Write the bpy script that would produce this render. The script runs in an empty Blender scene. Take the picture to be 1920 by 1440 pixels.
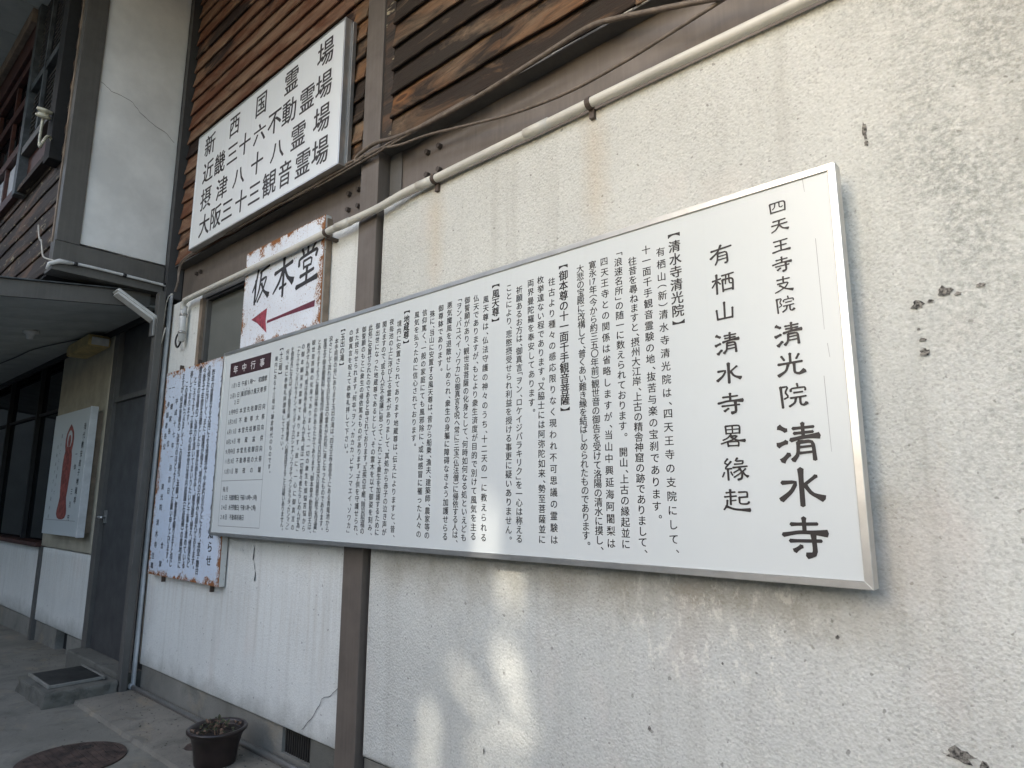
import bpy, bmesh, math, random
from mathutils import Vector, Matrix, noise
R = math.radians
random.seed(7)
C = bpy.context.scene.collection
SC = bpy.context.scene

# ------------------------------------------------------------------ camera
cam = bpy.data.cameras.new('camera')
cam.sensor_width = 36.0
cam.lens = 22.78
cam.clip_start = 0.05
cam.clip_end = 400
co = bpy.data.objects.new('camera', cam)
C.objects.link(co)
rx, up, fw = Vector((0.75095733, 0.66034786, 0.00194561)), Vector((0.11464373, -0.133275, 0.98442602)), Vector((-0.65032292, 0.73903889, 0.17578858))
co.matrix_world = Matrix(((rx.x, up.x, -fw.x, 0), (rx.y, up.y, -fw.y, -2.0), (rx.z, up.z, -fw.z, 1.39), (0, 0, 0, 1)))
SC.camera = co

# ------------------------------------------------------------------ light
SUN_DIR = Vector((0.3, 1.0, -0.5)).normalized()        # the way the light travels
SUN_EL = math.asin(-SUN_DIR.z)
sun = bpy.data.lights.new('sun', 'SUN')
sun.energy = 1.7
sun.angle = R(0.6)
sun.color = (1.0, 0.93, 0.82)
so = bpy.data.objects.new('sun', sun)
so.rotation_euler = SUN_DIR.to_track_quat('-Z', 'Y').to_euler()
so.location = (-6, -8, 9)
C.objects.link(so)
w = bpy.data.worlds.new('World')
SC.world = w
w.use_nodes = True
nt = w.node_tree
sky = nt.nodes.new('ShaderNodeTexSky')
sky.sky_type = 'NISHITA'
sky.sun_disc = False
sky.sun_elevation = SUN_EL
sky.sun_rotation = math.atan2(-SUN_DIR.x, -SUN_DIR.y)
sky.air_density = 1.0
sky.dust_density = 2.1
sky.ozone_density = 1.2
nt.links.new(sky.outputs[0], nt.nodes['Background'].inputs[0])
nt.nodes['Background'].inputs[1].default_value = 0.15
SC.view_settings.view_transform = 'Standard'
SC.view_settings.look = 'None'
SC.view_settings.gamma = 1
SC.view_settings.use_curve_mapping = False
SC.view_settings.exposure = 1.78
SC.cycles.max_bounces = 8
SC.cycles.use_denoising = True

# ------------------------------------------------------------------ materials
class NT:
    def __init__(s, name):
        s.m = bpy.data.materials.new(name)
        s.m.use_nodes = True
        s.t = s.m.node_tree
        s.b = s.t.nodes['Principled BSDF']
        s.co = s.t.nodes.new('ShaderNodeTexCoord')
    def n(s, t, **k):
        x = s.t.nodes.new(t)
        for a, v in k.items():
            setattr(x, a, v)
        return x
    def l(s, a, b):
        s.t.links.new(a, b)
    def val(s, sock, v):
        if hasattr(v, 'links') or hasattr(v, 'is_output'):
            s.l(v, sock)
        else:
            sock.default_value = v
    def mapping(s, scale=(1, 1, 1), loc=(0, 0, 0)):
        mp = s.n('ShaderNodeMapping')
        mp.inputs['Scale'].default_value = scale
        mp.inputs['Location'].default_value = loc
        s.l(s.co.outputs['Object'], mp.inputs[0])
        return mp.outputs[0]
    def noise(s, scale, detail=4, rough=.5, vec=None, dist=0.0):
        x = s.n('ShaderNodeTexNoise')
        x.inputs['Scale'].default_value = scale
        x.inputs['Detail'].default_value = detail
        x.inputs['Roughness'].default_value = rough
        x.inputs['Distortion'].default_value = dist
        s.l(vec if vec is not None else s.co.outputs['Object'], x.inputs['Vector'])
        return x.outputs['Fac']
    def ramp(s, fac, a, b, c0=(0, 0, 0, 1), c1=(1, 1, 1, 1)):
        x = s.n('ShaderNodeMapRange')
        s.val(x.inputs[0], fac)
        x.inputs[1].default_value = a
        x.inputs[2].default_value = b
        return x.outputs[0]
    def math(s, op, a, b=0.0, c=0.0, clamp=False):
        x = s.n('ShaderNodeMath', operation=op, use_clamp=clamp)
        s.val(x.inputs[0], a)
        s.val(x.inputs[1], b)
        s.val(x.inputs[2], c)
        return x.outputs[0]
    def mix(s, fac, a, b, mode='MIX'):
        x = s.n('ShaderNodeMix', data_type='RGBA', blend_type=mode)
        s.val(x.inputs[0], fac)
        s.val(x.inputs[6], a if not isinstance(a, tuple) else (*a, 1)[:4])
        s.val(x.inputs[7], b if not isinstance(b, tuple) else (*b, 1)[:4])
        return x.outputs[2]
    def xyz(s):
        x = s.n('ShaderNodeSeparateXYZ')
        s.l(s.co.outputs['Object'], x.inputs[0])
        return x.outputs
    def bump(s, h, strength=.5, dist=.01, prev=None):
        x = s.n('ShaderNodeBump')
        x.inputs['Strength'].default_value = strength
        x.inputs['Distance'].default_value = dist
        s.l(h, x.inputs['Height'])
        if prev is not None:
            s.l(prev, x.inputs['Normal'])
        s.l(x.outputs[0], s.b.inputs['Normal'])
        return x.outputs[0]
    def out(s, col=None, rough=None, metal=None, spec=None):
        if col is not None:
            s.val(s.b.inputs['Base Color'], (*col, 1) if isinstance(col, tuple) and len(col) == 3 else col)
        if rough is not None:
            s.val(s.b.inputs['Roughness'], rough)
        if metal is not None:
            s.val(s.b.inputs['Metallic'], metal)
        if spec is not None:
            s.val(s.b.inputs['Specular IOR Level'], spec)
        return s.m

def plain(name, col, rough=.6, metal=0.0, var=.15, scale=20, bump=.1):
    n = NT(name)
    f = n.noise(scale, 5, .6)
    f2 = n.noise(scale * 6, 3, .6)
    d = tuple(c * (1 - var * 2) for c in col)
    c = n.mix(n.ramp(f, .35, .7), d, tuple(min(1, c * (1 + var * .5)) for c in col))
    if bump:
        n.bump(f2, bump, .002)
    return n.out(c, rough, metal)

def band(n, x, a, b, soft):
    """1 inside a..b, 0 outside"""
    u = n.ramp(x, a - soft, a + soft)
    v = n.ramp(x, b + soft, b - soft)
    return n.math('MULTIPLY', u, v)

def stucco(name, main=True):
    n = NT(name)
    X, Y, Z = n.xyz()
    base = (.600, .600, .550) if main else (.72, .725, .68)
    v = n.n('ShaderNodeTexVoronoi')
    v.inputs['Scale'].default_value = 95
    n.l(n.co.outputs['Object'], v.inputs['Vector'])
    fine = n.noise(130, 3, .65)
    mid = n.noise(55, 4, .7)
    coarse = n.noise(14, 4, .6)
    rough_area = n.ramp(n.noise(2.2, 3, .55), .40, .62)
    big = n.noise(1.3, 5, .6)
    # colour
    c = n.mix(n.ramp(big, .35, .7), base, tuple(k * .87 for k in base))
    c = n.mix(n.math('MULTIPLY', n.ramp(fine, .52, .70), .30), c, tuple(k * .55 for k in base))
    c = n.mix(n.math('MULTIPLY', n.ramp(mid, .56, .72), .28), c, (.28, .275, .25))
    gv = n.n('ShaderNodeTexVoronoi')
    gv.inputs['Scale'].default_value = 150
    n.l(n.co.outputs['Object'], gv.inputs['Vector'])
    gs = n.n('ShaderNodeSeparateXYZ')
    n.l(gv.outputs['Color'], gs.inputs[0])
    c = n.mix(n.math('MULTIPLY', n.ramp(gs.outputs[0], .80, .92), .26 if main else .12), c, (.20, .195, .17))
    c = n.mix(n.math('MULTIPLY', n.ramp(gs.outputs[1], .80, .95), .22 if main else .1), c, (.78, .76, .70))
    pit = n.ramp(n.noise(42, 2, .4), .70, .735)
    c = n.mix(n.math('MULTIPLY', pit, .55), c, (.14, .13, .11))
    # pinkish and yellow tints
    c = n.mix(n.math('MULTIPLY', n.ramp(n.noise(3.1, 2, .5, n.mapping((1, 1, .6), (5, 0, 2))), .58, .72), .22), c, (.66, .54, .47))
    # vertical run stains
    streak = n.noise(1.0, 5, .62, n.mapping((9, 9, .55)))
    streak2 = n.noise(1.0, 4, .65, n.mapping((26, 26, 1.1), (3, 0, 0)))
    s = n.math('MULTIPLY', n.ramp(streak, .50, .72), n.ramp(streak2, .3, .7))
    c = n.mix(n.math('MULTIPLY', s, .42), c, (.30, .285, .245))
    if main:
        # grey grown patch right of the notice board, and dirt under it
        g = band(n, n.math('ADD', X, n.math('MULTIPLY', n.noise(1.6, 4, .6), .5)), -.08, .34, .16)
        c = n.mix(n.math('MULTIPLY', n.math('MULTIPLY', g, n.math('MULTIPLY', n.math('MULTIPLY', n.ramp(n.noise(5, 3, .6), .30, .52), n.ramp(n.noise(48, 5, .75), .40, .60)), n.math('ADD', n.math('MULTIPLY', n.ramp(Z, 1.3, 2.2), .75), .3))), .70), c, (.23, .24, .215))
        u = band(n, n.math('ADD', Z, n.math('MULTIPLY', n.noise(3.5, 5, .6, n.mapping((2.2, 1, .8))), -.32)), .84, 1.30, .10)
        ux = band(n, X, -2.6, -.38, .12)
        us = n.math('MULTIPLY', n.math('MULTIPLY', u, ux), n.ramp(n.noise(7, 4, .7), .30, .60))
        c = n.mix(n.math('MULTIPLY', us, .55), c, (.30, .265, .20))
        # white lime blooms under the board
        lb = n.math('MULTIPLY', n.math('MULTIPLY', band(n, Z, .80, 1.18, .07), band(n, X, -1.25, -.62, .10)), n.ramp(n.noise(16, 6, .75, n.mapping((1.4, 1, .8))), .53, .60))
        c = n.mix(n.math('MULTIPLY', lb, .7), c, (.72, .70, .62))
        # rust runs from pipe clips
        for cx in (-1.324, -2.26):
            r = n.math('MULTIPLY', band(n, n.math('ADD', X, n.math('MULTIPLY', n.noise(12, 3, .6), .05)), cx - .045 + .025, cx + .045 + .025, .04), band(n, Z, 2.45, 2.92, .12))
            c = n.mix(n.math('MULTIPLY', r, .24), c, (.50, .35, .17))
        # soft darkening towards the right edge
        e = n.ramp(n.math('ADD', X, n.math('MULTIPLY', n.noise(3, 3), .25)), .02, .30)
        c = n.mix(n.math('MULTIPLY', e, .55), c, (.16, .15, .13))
    else:
        bt = n.ramp(n.math('ADD', Z, n.math('MULTIPLY', n.noise(5, 5, .7), -.30)), .16, .0)
        c = n.mix(n.math('MULTIPLY', bt, .55), c, (.20, .20, .17))
        ux = band(n, Z, .55, 1.05, .2)
        c = n.mix(n.math('MULTIPLY', n.math('MULTIPLY', ux, n.ramp(streak2, .45, .65)), .25), c, (.42, .36, .28))
    h = n.math('ADD', n.math('MULTIPLY', v.outputs['Distance'], 1.1), n.math('ADD', n.math('MULTIPLY', fine, 1.3), n.math('SUBTRACT', n.math('MULTIPLY', mid, .7), n.math('MULTIPLY', pit, .6))))
    amp = n.math('ADD', n.math('MULTIPLY', rough_area, .6), .55)
    if not main:
        amp = n.math('MULTIPLY', amp, .5)
    n.bump(n.math('MULTIPLY', h, amp), .52, .005)
    return n.out(c, .92, spec=.2)

def wood(name, reds=False):
    n = NT(name)
    oi = n.n('ShaderNodeObjectInfo')
    rnd = oi.outputs['Random']
    off = n.n('ShaderNodeCombineXYZ')
    n.l(n.math('MULTIPLY', rnd, 37.0), off.inputs[0])
    n.l(n.math('MULTIPLY', rnd, 11.0), off.inputs[2])
    ad = n.n('ShaderNodeVectorMath', operation='ADD')
    n.l(n.co.outputs['Object'], ad.inputs[0])
    n.l(off.outputs[0], ad.inputs[1])
    def mp(sc):
        m = n.n('ShaderNodeMapping')
        m.inputs['Scale'].default_value = sc
        n.l(ad.outputs[0], m.inputs[0])
        return m.outputs[0]
    grain = n.noise(1, 6, .7, mp((4, 60, 95)), .6)
    grain2 = n.noise(1, 4, .6, mp((1.2, 30, 34)), 1.2)
    blot = n.noise(1, 6, .62, mp((1.6, 3, 4)), .6)
    char = n.noise(1, 6, .62, mp((1.5, 4, 4.5)), .9)
    fleck = n.noise(1, 4, .7, mp((18, 40, 40)))
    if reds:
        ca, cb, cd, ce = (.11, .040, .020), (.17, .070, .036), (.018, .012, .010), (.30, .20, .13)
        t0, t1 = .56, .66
    else:
        ca, cb, cd, ce = (.095, .050, .026), (.24, .120, .055), (.018, .014, .011), (.19, .140, .092)
        t0, t1 = .47, .60
    c = n.mix(n.ramp(grain, .32, .68), ca, cb)
    c = n.mix(n.math('MULTIPLY', n.ramp(blot, .42, .62), .8), c, ce)
    c = n.mix(n.math('MULTIPLY', n.ramp(grain2, .52, .74), .35), c, cd)
    shift = n.math('MULTIPLY', n.math('SUBTRACT', rnd, .5), .42)
    dark = n.ramp(n.math('ADD', char, shift), t0, t1)
    c = n.mix(n.math('MULTIPLY', dark, .92), c, cd)
    c = n.mix(n.math('MULTIPLY', n.ramp(fleck, .60, .70), .5), c, cd)
    # knots: large sparse voronoi
    vo = n.n('ShaderNodeTexVoronoi')
    vo.inputs['Scale'].default_value = 1.0
    n.l(mp((2.2, 1, 7)), vo.inputs['Vector'])
    k = n.ramp(vo.outputs['Distance'], .13, .09)
    k2 = n.ramp(vo.outputs['Distance'], .28, .14)
    c = n.mix(n.math('MULTIPLY', k2, .5), c, (.36, .16, .055) if not reds else (.2, .09, .05))
    c = n.mix(n.math('MULTIPLY', k, .8), c, (.05, .022, .012))
    h = n.math('ADD', grain, n.math('ADD', n.math('MULTIPLY', grain2, .8), n.math('MULTIPLY', char, 1.6)))
    n.bump(h, .9, .006)
    return n.out(c, .78, spec=.3)

def wood_dark(name):
    n = NT(name)
    oi = n.n('ShaderNodeObjectInfo')
    ad = n.n('ShaderNodeVectorMath', operation='ADD')
    n.l(n.co.outputs['Object'], ad.inputs[0])
    n.l(n.math('MULTIPLY', oi.outputs['Random'], 23.0), ad.inputs[1])
    def mp(sc):
        m = n.n('ShaderNodeMapping')
        m.inputs['Scale'].default_value = sc
        n.l(ad.outputs[0], m.inputs[0])
        return m.outputs[0]
    g = n.noise(1, 6, .7, mp((3, 30, 60)), .6)
    b = n.noise(1, 5, .65, mp((1.6, 3, 6)), .7)
    p = n.noise(1, 5, .7, mp((5, 12, 16)), .5)
    c = n.mix(n.ramp(g, .3, .7), (.016, .013, .011), (.058, .044, .035))
    c = n.mix(n.math('MULTIPLY', n.ramp(b, .50, .62), .8), c, (.13, .075, .045))
    c = n.mix(n.math('MULTIPLY', n.ramp(p, .60, .66), .8), c, (.42, .36, .24))
    n.bump(g, .7, .004)
    return n.out(c, .7, spec=.3)

def rusty(name, cx, cz, hx, hz, paint, wid=.05, spots=.5, bottom=1.0):
    """white enamelled sheet, rust eating in from the edges"""
    n = NT(name)
    X, Y, Z = n.xyz()
    ax = n.math('SUBTRACT', hx, n.math('ABSOLUTE', n.math('SUBTRACT', X, cx)))
    az = n.math('SUBTRACT', hz, n.math('ABSOLUTE', n.math('SUBTRACT', Z, cz)))
    d = n.math('MINIMUM', ax, az)
    nz = n.noise(7, 3, .65)
    nf = n.noise(110, 5, .8)
    edge = n.ramp(n.math('SUBTRACT', d, n.math('MULTIPLY', n.ramp(nz, .42, .68), wid)), .022, -.006)
    core = n.ramp(n.math('SUBTRACT', d, n.math('MULTIPLY', n.ramp(n.noise(14, 3, .6), .50, .72), wid * .55)), .006, -.004)
    e2 = n.math('ADD', n.math('MULTIPLY', edge, .155), n.math('MULTIPLY', core, .17))
    m = n.ramp(n.math('ADD', nf, e2), .64, .67)
    sp = n.ramp(n.noise(85, 4, .6), .635, .665)
    sp2 = n.math('MULTIPLY', sp, n.ramp(n.noise(5, 2), .42, .56))
    m2 = n.math('MAXIMUM', m, n.math('MULTIPLY', sp2, spots))
    rc = n.mix(n.noise(60, 4, .7), (.10, .035, .012), (.42, .17, .055))
    halo = n.ramp(n.math('ADD', nf, e2), .56, .65)
    c = n.mix(n.ramp(n.noise(4, 4), .3, .8), paint, tuple(k * .88 for k in paint))
    c = n.mix(n.math('MULTIPLY', halo, .45), c, (.62, .50, .36))
    drip = n.math('MULTIPLY', n.ramp(n.noise(1, 4, .6, n.mapping((55, 10, 2.5))), .55, .75), n.ramp(d, .22, .02))
    c = n.mix(n.math('MULTIPLY', drip, .35), c, (.50, .36, .22))
    c = n.mix(m2, c, rc)
    n.bump(m2, .5, .003)
    return n.out(c, n.math('ADD', n.math('MULTIPLY', m2, .5), .35))

def concrete(name, base, stain=.5):
    n = NT(name)
    big = n.noise(.9, 6, .65)
    mid = n.noise(5, 6, .7, None, .6)
    fine = n.noise(90, 4, .7)
    c = n.mix(n.ramp(big, .35, .65), base, tuple(k * .62 for k in base))
    c = n.mix(n.math('MULTIPLY', n.ramp(mid, .50, .66), stain), c, tuple(k * .38 for k in base))
    c = n.mix(n.math('MULTIPLY', n.ramp(n.noise(2.2, 5, .7, n.mapping((1, 2.4, 1), (4, 1, 0))), .55, .7), .5), c, (base[0] * 1.25, base[1] * 1.08, base[2] * .85))
    c = n.mix(n.math('MULTIPLY', n.ramp(fine, .55, .75), .35), c, tuple(k * .45 for k in base))
    h = n.math('ADD', n.math('MULTIPLY', mid, 1.5), n.math('MULTIPLY', fine, .4))
    n.bump(h, .6, .01)
    return n.out(c, .88, spec=.25)

M = {}
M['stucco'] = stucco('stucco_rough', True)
M['stucco2'] = stucco('stucco_smooth', False)
M['wood'] = wood('weathered_cedar')
M['wood_red'] = wood('red_brown_cedar', True)  # cedar boards in a redder brown
M['wood_dark'] = wood_dark('blackened_wood')
def paint_steel(name, col):
    n = NT(name)
    st = n.noise(1, 5, .6, n.mapping((60, 60, 2)))
    b = n.noise(6, 5, .65)
    c = n.mix(n.ramp(b, .35, .7), col, tuple(k * .78 for k in col))
    c = n.mix(n.math('MULTIPLY', n.ramp(st, .45, .75), .35), c, tuple(k * 1.35 for k in col))
    c = n.mix(n.math('MULTIPLY', n.ramp(n.noise(22, 5, .75), .68, .72), .6), c, tuple(k * .45 for k in col))
    rb = n.math('MULTIPLY', n.ramp(n.noise(45, 5, .75), .66, .70), n.ramp(n.noise(3, 3), .48, .6))
    c = n.mix(n.math('MULTIPLY', rb, .7), c, (.13, .055, .025))
    n.bump(n.noise(1.5, 3, .6, n.mapping((30, 30, 1))), .2, .004, n.bump(n.noise(40, 4), .2, .002))
    return n.out(c, n.math('ADD', n.math('MULTIPLY', b, .3), .36))
M['steel'] = paint_steel('brown_grey_painted_steel', (.135, .112, .092))
M['steel2'] = paint_steel('grey_painted_steel', (.105, .100, .090))
M['door'] = paint_steel('dark_grey_door_paint', (.060, .060, .060))
M['black'] = plain('black_gap_paint', (.012, .012, .012), .8)
M['bolt'] = plain('rusty_bolt', (.075, .060, .050), .6, .3)
M['pipe'] = plain('cream_vinyl_pipe', (.62, .60, .53), .42, 0, .08, 6, .03)
M['pipe_w'] = plain('white_vinyl_pipe', (.62, .62, .60), .42, 0, .1, 8, .03)
M['clip'] = plain('brown_clip', (.09, .065, .05), .6)
M['cable'] = plain('grey_brown_cable', (.17, .135, .105), .6, 0, .2, 30)
M['cable_w'] = plain('grubby_white_cable', (.55, .52, .45), .5)
M['cable_k'] = plain('black_cable', (.02, .02, .02), .5)
def board_white(name, col):
    n = NT(name)
    c = n.mix(n.ramp(n.noise(1.5, 4, .5), .3, .75), col, tuple(k * .95 for k in col))
    c = n.mix(n.math('MULTIPLY', n.ramp(n.noise(1, 5, .6, n.mapping((30, 10, .9))), .66, .72), .12), c, tuple(k * .7 for k in col))
    X, Y, Z = n.xyz()
    run = n.math('MULTIPLY', n.ramp(n.noise(1, 4, .65, n.mapping((40, 10, .7), (7, 0, 0))), .56, .72), n.ramp(Z, 1.7, 2.4))
    c = n.mix(n.math('MULTIPLY', run, .10), c, (.42, .38, .32))
    c = n.mix(n.math('MULTIPLY', n.ramp(n.noise(7, 5, .7), .55, .75), .06), c, (.45, .43, .38))
    n.bump(n.noise(1.6, 2), .25, .01, n.bump(n.noise(260, 3), .12, .0006))
    n.b.inputs['Coat Weight'].default_value = .15
    n.b.inputs['Coat Roughness'].default_value = .25
    return n.out(c, .38)
M['board'] = board_white('white_sign_sheet', (.61, .635, .615))
M['board2'] = board_white('white_upper_sign_sheet', (.73, .76, .76))
def alu(name, col=(.60, .60, .58), rough=.34):
    n = NT(name)
    f = n.noise(1, 4, .6, n.mapping((3, 300, 300)))
    c = n.mix(n.ramp(n.noise(9, 5, .6), .4, .7), col, tuple(k * .82 for k in col))
    n.bump(f, .1, .0008)
    return n.out(c, n.math('ADD', n.math('MULTIPLY', f, .15), rough - .07), .85)
M['alu'] = alu('brushed_aluminium')
M['alu_d'] = alu('weathered_aluminium', (.40, .39, .37), .45)
M['ink'] = plain('black_ink', (.018, .014, .014), .5, 0, .1, 20, 0)
M['ink2'] = plain('faded_black_ink', (.030, .030, .034), .6, 0, .2, 40, 0)
M['ink_w'] = plain('white_print', (.72, .70, .68), .5, 0, .1, 20, 0)
M['maroon'] = plain('dark_maroon_print', (.052, .022, .026), .45, 0, .1, 20, 0)
M['line'] = plain('grey_rule_print', (.22, .22, .22), .5, 0, .1, 20, 0)
M['rust_notice'] = rusty('rusting_white_notice', -4.73, 1.60, .57, .755, (.64, .72, .82), .065, .8)
M['rust_kari'] = rusty('rusting_white_direction_board', -3.645, 2.69, .475, .34, (.76, .79, .83), .085, .9)
M['flange'] = rusty('rust_spotted_flange', 0, 0, 50, 50, (.60, .60, .56), .05, 1.0)
M['rust'] = rusty('rust_edge', 0, 0, 0.001, 0.001, (.60, .52, .42), .5, 1)
M['red'] = plain('painted_red', (.45, .070, .10), .45, 0, .35, 30, 0)
M['red_dark'] = plain('painted_dark_red', (.16, .018, .038), .45, 0, .2, 30, 0)
M['fig_red'] = plain('faded_red_paint', (.34, .085, .065), .6, 0, .3, 25, 0)
M['jizo'] = board_white('pale_grey_sign', (.55, .58, .57))
M['concrete'] = concrete('ground_concrete', (.25, .235, .195))
M['concrete2'] = concrete('apron_concrete', (.28, .255, .21), .5)
M['footing'] = concrete('footing_concrete', (.27, .26, .225), .45)
M['step'] = concrete('step_concrete', (.17, .165, .14), .85)
M['plaster'] = stucco('plain_plaster', False)
M['plaster_end'] = plain('pale_end_plaster', (.80, .795, .765), .9, 0, .09, 2.5, .6)
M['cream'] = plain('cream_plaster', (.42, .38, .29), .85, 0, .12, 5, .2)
M['ceiling'] = plain('grey_ceiling_board', (.42, .43, .40), .8, 0, .12, 4, .1)
M['soffit'] = plain('grey_green_soffit', (.50, .52, .48), .85, 0, .08, 4, .1)
M['trim'] = plain('brown_trim', (.26, .20, .145), .7, 0, .2, 9, .2)
M['sash'] = plain('red_brown_sash', (.085, .030, .020), .5, 0, .3, 14, .2)
M['slat'] = plain('dark_louvre', (.085, .078, .070), .6, 0, .3, 14, .3)
M['zinc'] = plain('blue_grey_zinc', (.10, .11, .115), .5, .2, .3, 8, .2)
M['panel_grey'] = plain('grey_green_panel', (.145, .15, .135), .35, 0, .06, 5, .03)
M['pot'] = plain('dark_red_brown_glaze', (.028, .018, .016), .35, 0, .35, 9, .15)
M['soil'] = plain('dry_soil', (.045, .032, .024), .95, 0, .4, 60, .8)
M['leaf_dry'] = plain('dry_leaf', (.21, .13, .085), .8, 0, .35, 40, .2)
M['leaf'] = plain('dull_green_leaf', (.055, .065, .025), .7, 0, .3, 40, .2)
M['iron'] = plain('rusty_cast_iron', (.095, .062, .048), .75, .2, .35, 14, .5)
M['grille'] = plain('dark_grille', (.035, .030, .024), .7)
M['mat'] = plain('dark_wet_mat', (.030, .030, .026), .6, 0, .4, 10, .5)
M['yellow'] = plain('aged_yellow_cover', (.50, .38, .16), .5, 0, .2, 12, .1)
M['lampw'] = plain('white_lamp_cover', (.60, .60, .57), .4, 0, .12, 12, .1)
M['ceramic'] = plain('glazed_ceramic', (.52, .50, .38), .25, 0, .2, 30, .05)
def glassy(name, col, rough):
    n = NT(name)
    n.bump(n.noise(3, 2), .04, .01)
    n.b.inputs['IOR'].default_value = 1.18
    return n.out(col, rough, 0, .3)
M['glass'] = glassy('dark_window_glass', (.006, .007, .008), .04)
M['blocker'] = plain('sun_blocker_plaster', (.30, .285, .25), .9, 0, .1, 2, .1)  # plaster colour of the added light-blocking walls

# ------------------------------------------------------------------ helpers
def mesh_from(bm, name):
    me = bpy.data.meshes.new(name)
    bm.to_mesh(me)
    bm.free()
    return me

def thing(name, label, cat, loc=(0, 0, 0), group=None, kind=None):
    o = bpy.data.objects.new(name, None)
    o.location = loc
    o.empty_display_size = .1
    C.objects.link(o)
    if label: o['label'] = label
    if cat: o['category'] = cat
    if group: o['group'] = group
    if kind: o['kind'] = kind
    return o

def obj(name, bm, mat, parent=None, smooth=False, label=None):
    me = mesh_from(bm, name) if isinstance(bm, bmesh.types.BMesh) else bm
    if mat is not None and not me.materials:
        me.materials.append(M[mat] if isinstance(mat, str) else mat)
    if smooth:
        me.polygons.foreach_set('use_smooth', [True] * len(me.polygons))
    o = bpy.data.objects.new(name, me)
    C.objects.link(o)
    if parent is not None:
        o.parent = parent
        loc = parent.matrix_world.translation.copy() if parent.parent is None and parent.type == 'EMPTY' else None
        base = parent
        off = Vector((0, 0, 0))
        while base is not None:
            if base.type == 'EMPTY':
                off += base.location
            base = base.parent
        if parent.type == 'EMPTY':
            o.matrix_parent_inverse = Matrix.Translation(-off)
    if label: o['label'] = label
    return o

def tag(o, label, cat, group=None, kind=None):
    if label: o['label'] = label
    if cat: o['category'] = cat
    if group: o['group'] = group
    if kind: o['kind'] = kind
    return o

def box(bm, x0, x1, y0, y1, z0, z1, bev=0.0):
    r = bmesh.ops.create_cube(bm, size=1)
    vs = r['verts']
    for v in vs:
        v.co = Vector(((x0 + x1) / 2 + v.co.x * (x1 - x0), (y0 + y1) / 2 + v.co.y * (y1 - y0), (z0 + z1) / 2 + v.co.z * (z1 - z0)))
    if bev:
        es = list({e for v in vs for e in v.link_edges})
        bmesh.ops.bevel(bm, geom=es, offset=bev, segments=2, affect='EDGES', profile=.6)
    return bm

def B(x0, x1, y0, y1, z0, z1, bev=0.0):
    return box(bmesh.new(), x0, x1, y0, y1, z0, z1, bev)

def smooth_path(pts, n=6):
    P = [Vector(p) for p in pts]
    out = []
    for i in range(len(P) - 1):
        a = P[i - 1] if i else P[0] * 2 - P[1]
        b, c = P[i], P[i + 1]
        d = P[i + 2] if i + 2 < len(P) else c * 2 - b
        for k in range(n):
            t = k / n
            out.append(.5 * ((2 * b) + (c - a) * t + (2 * a - 5 * b + 4 * c - d) * t * t + (3 * b - a - 3 * c + d) * t ** 3))
    out.append(P[-1])
    return out

def tube(bm, pts, r, seg=10, sm=0, cap=True):
    P = smooth_path(pts, sm) if sm else [Vector(p) for p in pts]
    rad = r if isinstance(r, (list, tuple)) else [r] * len(P)
    rings = []
    t0 = (P[1] - P[0]).normalized()
    ref = Vector((0, 0, 1)) if abs(t0.z) < .9 else Vector((1, 0, 0))
    u = t0.cross(ref).normalized()
    for i, p in enumerate(P):
        t = (P[min(i + 1, len(P) - 1)] - P[max(i - 1, 0)]).normalized()
        u = (u - t * u.dot(t)).normalized()
        v = t.cross(u)
        rings.append([bm.verts.new(p + (u * math.cos(a) + v * math.sin(a)) * rad[i]) for a in [2 * math.pi * k / seg for k in range(seg)]])
    for a, b in zip(rings, rings[1:]):
        for k in range(seg):
            bm.faces.new((a[k], a[(k + 1) % seg], b[(k + 1) % seg], b[k]))
    if cap:
        bm.faces.new(rings[0][::-1])
        bm.faces.new(rings[-1])
    return bm

def lathe(bm, prof, c, seg=32):
    rings = [[bm.verts.new(Vector(c) + Vector((r * math.cos(a), r * math.sin(a), z))) for a in [2 * math.pi * k / seg for k in range(seg)]] for r, z in prof]
    for a, b in zip(rings, rings[1:]):
        for k in range(seg):
            bm.faces.new((a[k], a[(k + 1) % seg], b[(k + 1) % seg], b[k]))
    return bm

def prism(bm, pts, y0, y1):
    """outline in XZ pushed from y0 (front) to y1"""
    a = [bm.verts.new((x, y0, z)) for x, z in pts]
    b = [bm.verts.new((x, y1, z)) for x, z in pts]
    bm.faces.new(a)
    bm.faces.new(b[::-1])
    n = len(pts)
    for i in range(n):
        bm.faces.new((a[i], b[i], b[(i + 1) % n], a[(i + 1) % n]))
    bmesh.ops.recalc_face_normals(bm, faces=bm.faces)
    return bm

# ------------------------------------------------------------------ lettering
_cu = bpy.data.curves.new('glyph', 'FONT')
_cu.resolution_u = 3
_gc = {}
def glyph(ch, bold=0.0):
    k = (ch, bold)
    if k in _gc:
        return _gc[k]
    _cu.body = ch
    _cu.offset = 0.0
    o = bpy.data.objects.new('g', _cu)
    C.objects.link(o)
    dg = bpy.context.evaluated_depsgraph_get()
    dg.update()
    me = bpy.data.meshes.new_from_object(o.evaluated_get(dg))
    vs = [(v.co.x, v.co.y) for v in me.vertices]
    fs = [tuple(p.vertices) for p in me.polygons]
    bpy.data.objects.remove(o)
    bpy.data.meshes.remove(me)
    _gc[k] = (vs, fs)
    return _gc[k]

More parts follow.
